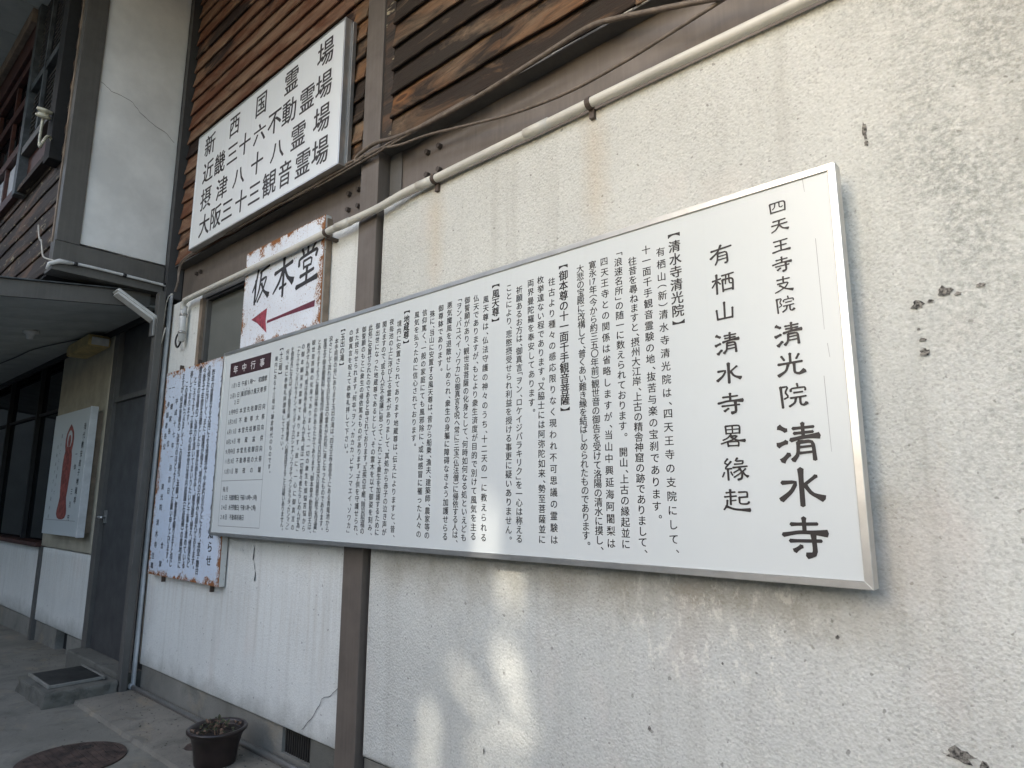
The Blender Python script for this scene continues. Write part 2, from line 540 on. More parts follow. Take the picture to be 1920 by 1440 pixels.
class Ink:
    def __init__(s, y):
        s.v, s.f, s.y, s.k = [], [], y, 0
    def put(s, ch, cx, cz, w, h, bold=0.0, shear=0.0, rot=0.0, dy=0.0):
        if bold:
            d = bold
            for i, (ax, az) in enumerate(((-d, -d * .6), (d, -d * .6), (-d, d * .6), (d, d * .6))):
                s.put(ch, cx + ax * w, cz + az * h, w, h, 0, shear, rot, -.00002 * i)
            return
        vs, fs = glyph(ch)
        b = len(s.v)
        s.k += 1
        cr, sr = math.cos(rot), math.sin(rot)
        for x, y in vs:
            xx, yy = (x - .5) * w, (y - .38) * h
            xx += shear * yy
            s.v.append((cx + xx * cr - yy * sr, s.y + dy, cz + xx * sr + yy * cr))
        s.f += [tuple(i + b for i in f) for f in fs]
    def col(s, txt, x0, z0, x1, z1, w, h, bold=0.0, jit=0.0):
        wt = {'︵': .5, '︶': .5, '﹁': .55, '﹂': .55, '、': .55, '。': .6, '︻': .75, '︼': .75, '　': .9, '・': .6}
        W = [wt.get(c, 1) for c in txt]
        pos, a = [], 0
        for i, q in enumerate(W):
            pos.append(a + q / 2)
            a += q
        p0, p1 = pos[0], pos[-1]
        for c, p in zip(txt, pos):
            t = (p - p0) / max(1e-6, p1 - p0)
            x, z = x0 + (x1 - x0) * t, z0 + (z1 - z0) * t
            x += random.uniform(-jit, jit)
            if c == '　': continue
            if c in '、。':
                s.put(c, x + w * .62, z + h * .22, w, h, bold)
            elif c in '︻﹁︵':
                s.put(c, x, z + h * .30, w, h, bold)
            elif c in '︼﹂︶':
                s.put(c, x, z - h * .30, w, h, bold)
            elif c == '#':
                s.put('1', x - w * .17, z, w * .8, h, bold)
                s.put('7', x + w * .30, z, w * .8, h, bold)
            else:
                s.put(c, x, z, w, h, bold)
    def row(s, txt, x0, x1, z, w, h, bold=0.0):
        k = len(txt)
        for i, c in enumerate(txt):
            if c == '　': continue
            t = i / (k - 1) if k > 1 else 0
            hw = (c.isdigit() or c in '()～:')
            s.put(c, x0 + (x1 - x0) * t + (w * .22 if c.isdigit() else 0), z, w, h, bold)
    def poly(s, pts):
        b = len(s.v)
        s.v += [(x, s.y, z) for x, z in pts]
        s.f.append(tuple(range(b, b + len(pts))))
    def done(s, name, mat, parent, label=None):
        me = bpy.data.meshes.new(name)
        me.from_pydata(s.v, [], s.f)
        me.update()
        o = obj(name, me, mat, parent, label=label)
        if 'letter' in name:
            o['kind'] = 'stuff'
        return o

# clerical-script characters drawn stroke by stroke on a 100 x 100 grid (x right, y down)
# a stroke: [width, end flare, (x, y), (x, y), ...]
BR = {
'四': [[9, 1, (8, 22), (12, 86)], [9, 1, (8, 22), (92, 18), (90, 84)], [7, 1, (38, 24), (34, 50), (22, 62)], [7, 1, (60, 23), (60, 54), (74, 58), (78, 50)], [8, 1, (12, 82), (90, 80)]],
'天': [[9, 1, (18, 20), (82, 16)], [9, 1, (10, 46), (90, 42)], [9, 1.0, (50, 20), (46, 52), (30, 76), (8, 88)], [9, 1.9, (50, 50), (66, 72), (95, 82)]],
'王': [[9, 1, (14, 18), (84, 14)], [9, 1, (20, 48), (78, 46)], [9, 1, (50, 18), (50, 80)], [9, 1.9, (6, 88), (46, 80), (96, 82)]],
'寺': [[9, 1, (50, 4), (50, 40)], [8, 1, (22, 20), (78, 18)], [9, 1.9, (4, 46), (40, 38), (97, 40)], [8, 1, (18, 60), (84, 58)], [10, 1.5, (68, 44), (70, 90), (52, 94)], [9, 1.4, (42, 72), (26, 84)]],
'支': [[8, 1, (18, 18), (82, 16)], [9, 1, (50, 2), (50, 40)], [8, 1, (20, 42), (76, 38), (60, 66), (30, 82), (6, 92)], [9, 1.9, (30, 52), (60, 76), (96, 88)]],
'院': [[9, 1, (10, 10), (14, 96)], [7, 1, (10, 12), (36, 10), (24, 34), (36, 52), (20, 60)], [7, 1, (66, 2), (68, 14)], [7, 1, (44, 32), (44, 20), (94, 18), (92, 32)], [7, 1, (54, 38), (84, 36)], [7, 1, (42, 58), (94, 54)], [8, 1.2, (60, 58), (56, 78), (36, 92)], [8, 1.7, (74, 56), (74, 86), (86, 90), (96, 80)]],
'清': [[10, 1.5, (24, 20), (8, 10)], [10, 1.5, (24, 48), (4, 56)], [10, 1.6, (28, 78), (12, 95)], [7, 1, (40, 16), (86, 14)], [8, 1, (62, 4), (62, 38)], [7, 1, (42, 28), (84, 26)], [9, 1.7, (34, 44), (60, 38), (97, 36)], [8, 1.5, (50, 50), (48, 80), (36, 94)], [8, 1.2, (50, 50), (82, 48), (84, 94)], [6, 1, (52, 62), (82, 60)], [6, 1, (52, 76), (82, 74)]],
'光': [[9, 1, (50, 4), (50, 42)], [8, 1, (20, 12), (30, 30)], [8, 1, (80, 10), (70, 28)], [9, 1, (8, 44), (90, 40)], [9, 1.6, (42, 46), (34, 72), (6, 90)], [9, 2.0, (62, 44), (62, 82), (78, 88), (97, 76)]],
'水': [[11, 1, (50, 2), (50, 94)], [9, 1.5, (8, 36), (40, 34), (28, 58), (4, 80)], [8, 1, (82, 20), (56, 42)], [9, 1.9, (56, 40), (70, 64), (96, 76)]],
'有': [[9, 1, (8, 24), (94, 16)], [9, 1.3, (50, 2), (36, 34), (4, 60)], [8, 1, (36, 40), (34, 74), (24, 94)], [8, 1.2, (36, 40), (74, 38), (76, 92), (64, 92)], [6, 1, (37, 56), (74, 54)], [6, 1, (36, 72), (74, 70)]],
'栖': [[8, 1, (6, 32), (42, 26)], [9, 1, (24, 4), (24, 96)], [7, 1, (22, 36), (4, 62)], [7, 1, (28, 38), (40, 52)], [7, 1, (46, 14), (96, 10)], [8, 1, (48, 34), (50, 90)], [8, 1, (48, 34), (92, 32), (90, 88)], [6, 1, (64, 12), (60, 56)], [6, 1, (76, 12), (76, 54), (86, 56)], [7, 1, (50, 82), (90, 80)]],
'山': [[10, 1, (50, 6), (50, 84)], [9, 1, (12, 40), (16, 88)], [9, 1, (14, 86), (86, 84)], [9, 1, (88, 38), (86, 88)]],
'畧': [[7, 1, (24, 6), (26, 42)], [7, 1, (24, 6), (78, 4), (76, 42)], [5, 1, (26, 22), (76, 21)], [6, 1, (50, 6), (50, 40)], [6, 1, (26, 39), (76, 39)], [7, 1, (44, 44), (30, 60), (12, 68)], [7, 1, (40, 52), (70, 50), (50, 68), (4, 84)], [8, 1.9, (44, 56), (66, 72), (96, 74)], [7, 1, (30, 76), (32, 98)], [7, 1, (30, 76), (72, 75), (70, 98)], [6, 1, (32, 94), (70, 94)]],
'縁': [[7, 1, (26, 4), (12, 22), (28, 30)], [7, 1, (38, 16), (12, 48), (40, 46)], [8, 1, (25, 46), (26, 96)], [6, 1, (12, 62), (4, 82)], [6, 1, (36, 60), (42, 76)], [7, 1, (62, 2), (52, 16), (84, 14), (78, 28)], [6, 1, (50, 28), (80, 27)], [7, 1, (44, 42), (96, 38)], [8, 1.2, (66, 42), (78, 66), (74, 90), (60, 94)], [6, 1, (68, 50), (46, 64)], [6, 1, (74, 64), (46, 84)], [7, 1.8, (78, 60), (88, 76), (98, 82)], [6, 1, (90, 48), (78, 60)]],
'起': [[7, 1, (12, 18), (46, 15)], [8, 1, (28, 4), (28, 70)], [7, 1, (6, 36), (50, 32)], [6, 1, (30, 52), (48, 50)], [7, 1, (16, 50), (14, 74), (2, 92)], [9, 1.9, (10, 76), (40, 90), (97, 92)], [7, 1, (58, 16), (90, 14), (88, 38)], [7, 1, (60, 38), (88, 36)], [7, 1.2, (60, 38), (60, 66), (90, 66), (94, 56)]],
'仮': [[9, .6, (30, 2), (22, 34), (2, 62)], [9, 1.0, (20, 30), (18, 100)], [7, 1, (42, 12), (92, 2)], [8, .6, (48, 14), (42, 60), (24, 94)], [7, .9, (50, 36), (80, 30), (62, 66), (34, 96)], [8, 2.2, (52, 46), (66, 70), (94, 88)]],
'本': [[9, 1.1, (6, 34), (92, 20)], [10, .9, (50, 0), (50, 102)], [9, .6, (46, 34), (30, 62), (2, 86)], [9, 2.2, (54, 30), (70, 56), (98, 72)], [7, 1, (34, 78), (66, 72)]],
'堂': [[9, 1.0, (50, 0), (50, 24)], [8, 1.2, (24, 8), (32, 22)], [8, .8, (84, 2), (68, 20)], [8, 1.2, (12, 48), (12, 30), (94, 20), (86, 38)], [6, 1, (32, 40), (34, 60)], [6, 1, (32, 40), (70, 36), (66, 56)], [6, 1, (34, 56), (68, 54)], [8, 1, (20, 76), (80, 68)], [9, 1, (50, 56), (48, 94)], [10, 1.4, (4, 100), (96, 90)]],
}
def brush(ink, ch, cx, cz, w, h, wt=1.0, shear=0.0):
    for k, st in enumerate(BR[ch]):
        wd, fl = st[0] * wt, st[1]
        P = [Vector((p[0], p[1], 0)) for p in st[2:]]
        if len(P) > 2:
            Q = []
            for i in range(len(P) - 1):
                # keep right-angled turns, round gentle ones
                Q.append(P[i])
            P2 = [P[0]]
            for i in range(1, len(P) - 1):
                a, b, c = P[i - 1], P[i], P[i + 1]
                P2 += [b + (a - b) * .22, b + (a - b) * .06 + (c - b) * .06, b + (c - b) * .22]
            P2.append(P[-1])
            P = P2
        # resample
        L = [0]
        for a, b in zip(P, P[1:]):
            L.append(L[-1] + (b - a).length)
        N = max(5, int(L[-1] / 7))
        S = []
        for i in range(N + 1):
            d = L[-1] * i / N
            j = 0
            while j < len(L) - 2 and L[j + 1] < d: j += 1
            S.append(P[j].lerp(P[j + 1], (d - L[j]) / max(1e-6, L[j + 1] - L[j])))
        left, right = [], []
        for i, p in enumerate(S):
            t = (S[min(i + 1, N)] - S[max(i - 1, 0)]).normalized()
            nrm = Vector((-t.y, t.x, 0))
            f = i / N
            ww = wd * (.92 + .25 * max(0, 1 - f * 5) + (fl - 1) * max(0, (f - .55) / .45) ** 1.5)
            left.append(p + nrm * ww / 2)
            right.append(p - nrm * ww / 2)
        t0 = (S[1] - S[0]).normalized()
        t1 = (S[-1] - S[-2]).normalized()
        w0 = (left[0] - right[0]).length
        w1 = (left[-1] - right[-1]).length
        cap0 = [S[0] - t0 * w0 * .35]
        cap1 = [S[-1] + t1 * w1 * .30 / max(1, fl)]
        yy = ink.y - .00008 * k
        b = len(ink.v)
        pts = []
        for q in cap0 + left + cap1 + right[::-1]:
            px, pz = (q.x / 100 - .5) * w, (.5 - q.y / 100) * h
            pts.append((cx + px + shear * pz, yy, cz + pz))
        ink.v += pts
        n = N + 1
        # quads along the stroke plus two cap triangles
        for i in range(N):
            ink.f.append((b + 1 + i, b + 2 + i, b + 1 + n + 1 + (n - 2 - i), b + 1 + n + 1 + (n - 1 - i)))
        ink.f.append((b, b + 1, b + 1 + n + 1 + n - 1))
        ink.f.append((b + n, b + n + 1, b + n + 2))

# ================================================================== setting
bm = bmesh.new()
gx0, gx1, gy0, gy1, nx, ny = -30.0, 20.0, -30.0, 0.0, 100, 80
def gz(x, y):
    return -.012 * max(0, -x - 5.6) + .004 * noise.noise(Vector((x * 1.3, y * 1.3, 0)))
xs = [gx0 + (gx1 - gx0) * i / nx for i in range(nx + 1)]
ys = [gy0 * ((1 - j / ny) ** 1.6) for j in range(ny)] + [0.3]
vv = [[bm.verts.new((x, y, gz(x, y))) for x in xs] for y in ys]
for j in range(len(ys) - 1):
    for i in range(nx):
        bm.faces.new((vv[j][i], vv[j][i + 1], vv[j + 1][i + 1], vv[j + 1][i]))
g = tag(obj('ground', bm, 'concrete', smooth=True), None, None, kind='structure')
# raised smoother concrete strip along the wall
bm = bmesh.new()
N = 60
outer = [(-5.42 + (5.42 - 1.0) * i / N, -.395 + .012 * noise.noise(Vector((i * .9, 0, 3)))) for i in range(N + 1)]
top = [bm.verts.new((x, y, .022)) for x, y in outer]
low = [bm.verts.new((x, y - .012, -.01)) for x, y in outer]
bk = [bm.verts.new((x, .02, .022)) for x, y in outer]
for i in range(N):
    bm.faces.new((top[i], top[i + 1], bk[i + 1], bk[i]))
    bm.faces.new((low[i], low[i + 1], top[i + 1], top[i]))
bm.faces.new((low[0], top[0], bk[0]))
tag(obj('apron_path', bm, 'concrete2'), None, None, kind='structure')

# ---------------------------------------------------------------- unseen wall added to block the sun, slotted to shape light patches
holes = [(-1.80, -1.745, .96, 1.34), (-1.83, -1.75, .74, .83), (-1.80, -1.71, .66, .74), (-1.76, -1.66, .53, .60),
         (-2.09, -2.03, .65, .70), (-2.02, -1.95, .60, .65), (-1.93, -1.83, .52, .57), (-1.82, -1.72, .44, .49),
         (-2.26, -2.19, .40, .50), (-2.28, -2.19, .25, .33), (-1.97, -1.88, .36, .42)]
WY = -14.0
SX_ = SUN_DIR.x / SUN_DIR.y
holes = [(a + WY * SX_, b + WY * SX_, c - WY * .5, d - WY * .5) for a, b, c, d in holes]
X0, X1, Z0, Z1 = -60.0, -3.9, -.4, 13.3
cx = sorted({X0, X1} | {h[0] for h in holes} | {h[1] for h in holes})
cz = sorted({Z0, Z1} | {h[2] for h in holes} | {h[3] for h in holes})
bm = bmesh.new()
for j in range(len(cz) - 1):
    run = None
    for i in range(len(cx) - 1):
        mx, mz = (cx[i] + cx[i + 1]) / 2, (cz[j] + cz[j + 1]) / 2
        hole = any(h[0] < mx < h[1] and h[2] < mz < h[3] for h in holes)
        if not hole and run is None: run = cx[i]
        if (hole or i == len(cx) - 2) and run is not None:
            e = cx[i] if hole else cx[i + 1]
            box(bm, run, e, WY - .01, WY, cz[j], cz[j + 1])
            run = None
box(bm, -16, 16.0, -7.2, -7.0, -.4, 2.4)  # added low wall that cuts off the low sky light
box(bm, -16.4, -16.002, -13.9, 4, -.4, 7.0)  # added end wall that darkens the window reflections
tag(obj('sun_blocker_wall', bm, 'blocker'), None, None, kind='structure')
tag(obj('sky_leak_backing', B(-16, 3.2, .42, 4, -.3, 6.1), 'black'), None, None, kind='structure')  # solid black box added behind the walls to stop sky leaking through

# ================================================================== main facade
def wavy_slab(x0, x1, z0, z1, y0, y1, bev, lumps=0.0, nx=60, nz=40):
    """plaster slab: front sheet gently uneven, edges rounded back"""
    bm = bmesh.new()
    fx = [x0 + (x1 - x0) * i / nx for i in range(nx + 1)]
    fx = sorted(set(fx + [x0 + bev * .15, x0 + bev * .5, x0 + bev, x1 - bev, x1 - bev * .5]))
    fz = [z0 + (z1 - z0) * i / nz for i in range(nz + 1)]
    fz = sorted(set(fz + [z0 + bev * .15, z0 + bev * .5, z0 + bev, z1 - bev * .5]))
    def yy(x, z):
        d = min(x - x0, x1 - x, z - z0, z1 - z)
        r = max(0, 1 - d / bev)
        return y0 + (1 - math.sqrt(max(0, 1 - r * r))) * bev + lumps * noise.noise(Vector((x * 1.7, 0, z * 1.7)))
    def ex(x, z):
        k = .004 * noise.noise(Vector((z * 9, 1, x * 9)))
        return x + (k if min(x - x0, x1 - x) < 1e-5 else 0), z + (k if min(z - z0, z1 - z) < 1e-5 else 0)
    V = [[bm.verts.new((ex(x, z)[0], yy(x, z), ex(x, z)[1])) for x in fx] for z in fz]
    for j in range(len(fz) - 1):
        for i in range(len(fx) - 1):
            bm.faces.new((V[j][i], V[j][i + 1], V[j + 1][i + 1], V[j + 1][i]))
    edge = V[0] + [r[-1] for r in V[1:]] + V[-1][-2::-1] + [r[0] for r in V[-2:0:-1]]
    back = [bm.verts.new((v.co.x, y1, v.co.z)) for v in edge]
    for i in range(len(edge)):
        j = (i + 1) % len(edge)
        bm.faces.new((edge[j], edge[i], back[i], back[j]))
    return bm

def crack(pts, w, parent, y=-.0045, name='crack', mat='ink2'):
    bm = bmesh.new()
    P = []
    for a, b in zip(pts, pts[1:]):
        k = max(2, int(math.dist(a, b) / .02))
        for i in range(k):
            P.append((a[0] + (b[0] - a[0]) * i / k + random.uniform(-.004, .004), a[1] + (b[1] - a[1]) * i / k + random.uniform(-.004, .004)))
    P.append(pts[-1])
    L = [bm.verts.new((x - w * random.uniform(.3, 1) / 2, y, z + w * .3)) for x, z in P]
    Q = [bm.verts.new((x + w * random.uniform(.3, 1) / 2, y, z - w * .3)) for x, z in P]
    for i in range(len(P) - 1):
        bm.faces.new((L[i], L[i + 1], Q[i + 1], Q[i]))
    return obj(name, bm, mat, parent)
# right hand stucco wall
t = thing('stucco_wall', 'large rough pale stucco wall running behind the right part of the long text board', 'wall', (0, 0, 0))
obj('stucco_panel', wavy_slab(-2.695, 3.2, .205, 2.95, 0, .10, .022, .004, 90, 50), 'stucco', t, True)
obj('footing', B(-2.69, 3.2, .018, .12, -.05, .20), 'footing', t)
# holes knocked in the stucco: shallow chipped hollows (dark mortar showing)
CH = [(-.376, 2.46, .014, .060, 1), (-.374, 2.42, .012, .020, 21), (-.228, 1.937, .032, .030, 2), (-.200, 1.925, .018, .010, 3), (-.148, 1.937, .022, .014, 4), (-.292, 1.912, .030, .024, 5),
      (-.262, 1.917, .014, .012, 6), (-.296, 1.845, .008, .008, 11), (-.290, 1.815, .020, .012, 7), (-.288, 1.780, .024, .024, 8), (-.02, 1.93, .014, .012, 9), (-.309, .783, .058, .034, 10), (-.262, .770, .018, .028, 12), (-1.16, .66, .014, .018, 13), (-.565, 1.02, .012, .012, 14), (-1.9, .42, .006, .03, 15), (-.9, .9, .008, .01, 16)]
for (x, z, w, h, sd) in CH:
    bm = bmesh.new()
    rr = random.Random(sd)
    ring = []
    for k in range(14):
        a = 2 * math.pi * k / 14
        q = rr.uniform(.6, 1.1) if k % 4 else rr.uniform(.9, 1.35)
        ring.append(bm.verts.new((x + math.cos(a) * w / 2 * q, -.0015 - .0025, z + math.sin(a) * h / 2 * q)))
    c = bm.verts.new((x, -.0035, z))
    for k in range(14):
        bm.faces.new((ring[k], c, ring[(k + 1) % 14]))
    obj('chip', bm, 'chip' if 'chip' in M else M.setdefault('chip', plain('bare_mortar_chip', (.30, .28, .245), .95, 0, .5, 150, 1.0)), t)
# left hand plaster wall, with the window opening in it
t = thing('plaster_wall', 'smooth white plaster wall between the grey door and the brown steel post', 'wall', (-4.2, 0, 0))
WX0, WX1, WZ0, WZ1 = -4.905, -3.36, 1.95, 2.885
obj('lower_panel', wavy_slab(-5.43, -2.885, .19, WZ0, 0, .10, .006, .003), 'stucco2', t, True)
obj('side_panel', wavy_slab(-5.43, WX0, WZ0 + .001, 2.95, 0, .10, .003, .001, 14, 20), 'stucco2', t, True)
obj('side_panel', wavy_slab(WX1, -2.885, WZ0 + .001, 2.95, 0, .10, .003, .001, 14, 20), 'stucco2', t, True)
obj('lintel', B(WX0, WX1, .002, .10, WZ1, 2.95), 'steel2', t)
obj('footing', B(-5.43, -3.425, .02, .12, -.05, .188), 'footing', t)
obj('footing', B(-3.135, -2.885, .012, .12, -.05, .188), 'step', t)
obj('footing', B(-3.425, -3.135, .02, .12, -.05, .05), 'footing', t)
# cracks in the plaster
crack([(-3.20, .22), (-3.10, .30), (-3.03, .40), (-2.97, .42), (-2.90, .47)], .0032, t)
crack([(-3.86, 1.14), (-3.82, 1.10), (-3.83, 1.03), (-3.79, .96), (-3.80, .91)], .012, t)
# window behind the signs
wn = thing('window', 'grey blanked window in a pale wooden frame above the rusting notice', 'window', (-4.1, .03, 2.4))
obj('pane', B(WX0 + .085, WX1, .045, .055, WZ0, WZ1 - .02), 'panel_grey', wn)
obj('frame', B(WX0, WX0 + .05, -.012, .08, WZ0, WZ1), 'trim', wn)
obj('frame', B(WX0 + .052, WX0 + .085, .01, .08, WZ0, WZ1), 'steel2', wn)
obj('shadow_rail', B(WX0 + .087, WX1, .012, .08, WZ1 - .022, WZ1 - .002), 'black', wn)  # black strip paints in the shadow line at the window head
# vent in the footing
v = thing('vent_grille', 'dark slotted vent low in the footing under the white wall beside the steel post', 'vent', (-3.28, .03, .05))
obj('recess', B(-3.42, -3.14, .10, .11, .052, .188), 'black', v)
bar = mesh_from(B(0, .009, .035, .050, .052, .187), 'bar')
bar.materials.append(M['grille'])
for i in range(13):
    o = bpy.data.objects.new('bar', bar)
    C.objects.link(o)
    o.parent = v
    o.matrix_parent_inverse = Matrix.Translation(-v.location)
    o.location.x = -3.416 + i * .0215

# steel post
p = thing('steel_post', 'tall brown painted steel post crossing behind the left part of the long text board', 'post', (-2.8, 0, 0))
obj('column', B(-2.876, -2.716, -.022, .12, -.02, 6.0, .003), 'steel', p)
obj('gap_strip', B(-2.7155, -2.70, .03, .13, .0, 2.95), 'black', p)
obj('batten', B(-2.7155, -2.63, -.008, .10, 3.29, 6.0), 'wood_dark', p)
obj('side_strip', B(-2.8845, -2.8765, .004, .10, 0, 6.0), 'black', p)

# steel beam under the boards
b = thing('steel_beam', 'brown painted steel beam running under the weathered boards, above the pale pipe', 'beam', (-2, .05, 3.1))
obj('web', B(-2.70, 3.2, .055, .10, 2.951, 3.262), 'steel', b)
obj('web', B(-5.43, -2.885, .055, .10, 2.951, 3.262), 'steel', b)
obj('top_flange', B(-2.70, 3.2, -.022, .10, 3.264, 3.274), 'steel2', b)
obj('top_flange', B(-5.43, -2.885, -.022, .10, 3.264, 3.274), 'steel2', b)
obj('end_plate', B(-2.70, -2.60, .047, .0545, 2.955, 3.26), 'steel2', b)
bm = bmesh.new()
r = bmesh.ops.create_cone(bm, cap_ends=True, segments=6, radius1=.017, radius2=.015, depth=.022)
bmesh.ops.rotate(bm, verts=bm.verts, cent=(0, 0, 0), matrix=Matrix.Rotation(R(90), 3, 'X'))
bolt = mesh_from(bm, 'bolt')
bolt.materials.append(M['bolt'])
for x, z in [(-2.392, 3.174), (-2.300, 3.174), (-2.390, 3.045), (-2.298, 3.043), (-3.088, 3.168), (-2.993, 3.167), (-3.091, 3.070), (-2.988, 3.062), (-5.16, 3.165), (-5.09, 3.165)]:
    o = bpy.data.objects.new('bolt', bolt)
    C.objects.link(o)
    o.parent = b
    o.matrix_parent_inverse = Matrix.Translation(-b.location)
    o.location = (x, .045, z)
    o.rotation_euler = (0, random.uniform(0, 1), 0)
# chipped pale paint along the flange lip
bm = bmesh.new()
rr = random.Random(3)
x = -2.69
while x < .4:
    l = rr.uniform(.02, .16)
    if rr.random() < .45:
        box(bm, x, x + l, -.0245, -.0222, 3.266 + rr.uniform(0, .002), 3.272)
    x += l + rr.uniform(.01, .08)
obj('paint_flake', bm, 'cable_w', b)['kind'] = 'stuff'

# ---------------------------------------------------------------- lapped boards
def lap_board(x0, x1, z, pitch, mat, parent, y=0.0, sd=0, prot=.026, seg=.05, wob=.005):
    rr = random.Random(sd)
    n = max(4, int((x1 - x0) / seg))
    bm = bmesh.new()
    rows = []
    s = rr.uniform(0, 99)
    kn = [(rr.uniform(x0, x1), rr.uniform(.08, .2), rr.uniform(-.012, .006)) for _ in range(int((x1 - x0) / .7) + 1)]
    for i in range(n + 1):
        x = x0 + (x1 - x0) * i / n
        wz = wob * noise.noise(Vector((x * 3.1, s, 0))) + wob * .5 * noise.noise(Vector((x * 11, s, 5)))
        for kx, kw, ka in kn:
            wz += ka * math.exp(-((x - kx) / kw) ** 2) * .6
        wy = .004 * noise.noise(Vector((x * 1.9, s, 9)))
        rows.append([bm.verts.new(c) for c in (
            (x, y - .003, z + pitch + .012), (x, y - .010 + wy * .3, z + pitch * .62 + wz * .2), (x, y - .019 + wy * .7, z + pitch * .28 + wz * .6),
            (x, y - prot + wy, z + .004 + wz), (x, y - prot + .003 + wy, z + wz), (x, y - prot + .014, z + .001 + wz), (x, y + .012, z + pitch + .010))])
    for a, c in zip(rows, rows[1:]):
        for k in range(7):
            bm.faces.new((a[k], a[(k + 1) % 7], c[(k + 1) % 7], c[k]))
    bm.faces.new(rows[0][::-1])
    bm.faces.new(rows[-1])
    bmesh.ops.recalc_face_normals(bm, faces=bm.faces)
    return obj('board', bm, mat, parent, False)

s = thing('board_siding', 'weathered orange and black lapped boards to the right of the steel post', 'wooden wall', (-2.6, 0, 3.3))
obj('backing', B(-2.62, 3.2, .02, .10, 3.276, 6.0), 'black', s)
for k in range(18):
    jx = random.Random(50 + k).choice([-2.1, -1.82, -1.45, -1.1, -.6, None, None])
    zz = 3.279 + k * .1465
    if jx is None:
        lap_board(-2.628, 3.2, zz, .1465, 'wood', s, 0, 100 + k, .028, .03, .010)
    else:
        lap_board(-2.628, jx - .003, zz, .1465, 'wood', s, 0, 100 + k, .028, .03, .010)
        lap_board(jx, 3.2, zz - .004, .1465, 'wood', s, -.002, 150 + k, .029, .03, .010)
s = thing('board_siding', 'red brown lapped boards behind the four line sign, left of the steel post', 'wooden wall', (-4.1, 0, 3.3))
obj('backing', B(-5.43, -2.885, .02, .10, 3.276, 6.0), 'black', s)
for k in range(20):
    z = 3.277 + k * .1345
    cut = -3.02 + .0 * k
    if k < 9:
        lap_board(-5.42, cut - .003, z, .1345, 'wood_red', s, 0, 200 + k)
        lap_board(cut, -2.887, z + random.uniform(-.006, .006), .1345, 'wood', s, -.001, 260 + k)
    else:
        lap_board(-5.42, -2.887, z, .1345, 'wood_red', s, 0, 200 + k)

# ---------------------------------------------------------------- cream conduit with clips
t = thing('conduit', 'long cream plastic conduit running across the stucco and past the steel post', 'pipe', (-2.5, -.05, 2.94))
path = [(1.2, -.030, 2.955), (-.5, -.030, 2.951), (-1.32, -.030, 2.951), (-2.10, -.030, 2.944), (-2.243, -.030, 2.942), (-2.44, -.040, 2.938), (-2.66, -.052, 2.912), (-2.85, -.060, 2.906), (-3.08, -.072, 2.898), (-3.45, -.080, 2.884), (-4.2, -.075, 2.885), (-4.98, -.062, 2.896), (-5.06, -.060, 2.890), (-5.092, -.058, 2.868), (-5.10, -.056, 2.83)]
obj('pipe', tube(bmesh.new(), path, .0205, 14, 5), 'pipe', t, True)
def sleeve(a, b_, r): return tube(bmesh.new(), [a, b_], r, 14)
obj('sleeve', sleeve((-1.53, -.030, 2.9505), (-1.66, -.030, 2.9495), .0235), 'pipe', t, True)
obj('sleeve', sleeve((-2.25, -.0305, 2.9415), (-2.36, -.036, 2.9395), .0235), 'pipe', t, True)
obj('sleeve', sleeve((-2.90, -.0635, 2.9035), (-3.02, -.0695, 2.9005), .0235), 'pipe', t, True)
obj('drop_pipe', tube(bmesh.new(), [(-5.10, -.050, 2.86), (-5.105, -.045, 2.58)], .024, 14), 'pipe_w', t, True)
for z in (2.80, 2.66):
    obj('clamp', tube(bmesh.new(), [(-5.103, -.046, z), (-5.103, -.046, z - .02)], .028, 14), 'alu_d', t, True)
obj('loop_cable', tube(bmesh.new(), [(-5.105, -.045, 2.60), (-5.12, -.05, 2.555), (-5.165, -.05, 2.545), (-5.20, -.05, 2.60), (-5.19, -.04, 2.655), (-5.15, -.02, 2.68)], .007, 8, 5), 'cable_k', t, True)
def clip(x, y, z, down=1):
    bm = bmesh.new()
    tube(bm, [(x - .011, y, z), (x + .011, y, z)], .0245, 14)
    box(bm, x - .011, x + .011, y + .012, 0 if y < -.02 else y + .02, z - .058, z - .018)
    return obj('clip', bm, 'clip', t)
clip(-1.324, -.030, 2.951)
clip(-2.243, -.030, 2.942)
bm = bmesh.new()
tube(bm, [(-3.10, -.0725, 2.897), (-3.125, -.0735, 2.896)], .0245, 14)
box(bm, -3.125, -3.10, -.06, 0, 2.858, 2.874)
obj('clip', bm, 'clip', t)

# cables
def cable(name, pts, r, mat, label, group=None):
    o = obj(name, tube(bmesh.new(), pts, r, 8, 5), mat, None, True)
    return tag(o, label, 'cable', group)
cable('cable', [(.4, -.04, 2.80), (-.5, -.045, 3.02), (-.979, -.05, 3.175), (-1.184, -.05, 3.244), (-1.322, -.05, 3.273), (-1.588, -.05, 3.259), (-1.908, -.05, 3.242), (-2.279, -.05, 3.247), (-2.533, -.055, 3.268), (-2.68, -.055, 3.300), (-2.80, -.050, 3.305), (-2.895, -.045, 3.290), (-2.893, -.045, 3.268), (-2.80, -.058, 3.262)], .011, 'cable', 'thick brown cable sagging along the lowest weathered board and looped round the steel post')
cable('cable', [(.4, -.03, 3.22), (-.5, -.03, 3.13), (-.983, -.035, 3.07), (-1.166, -.03, 3.056), (-1.42, -.03, 3.047), (-1.71, -.03, 3.076), (-1.976, -.035, 3.127), (-2.277, -.045, 3.187), (-2.50, -.05, 3.215), (-2.68, -.050, 3.262), (-2.80, -.040, 3.277), (-2.90, -.042, 3.272)], .007, 'cable', 'thin brown cable hanging across the face of the steel beam to the post')
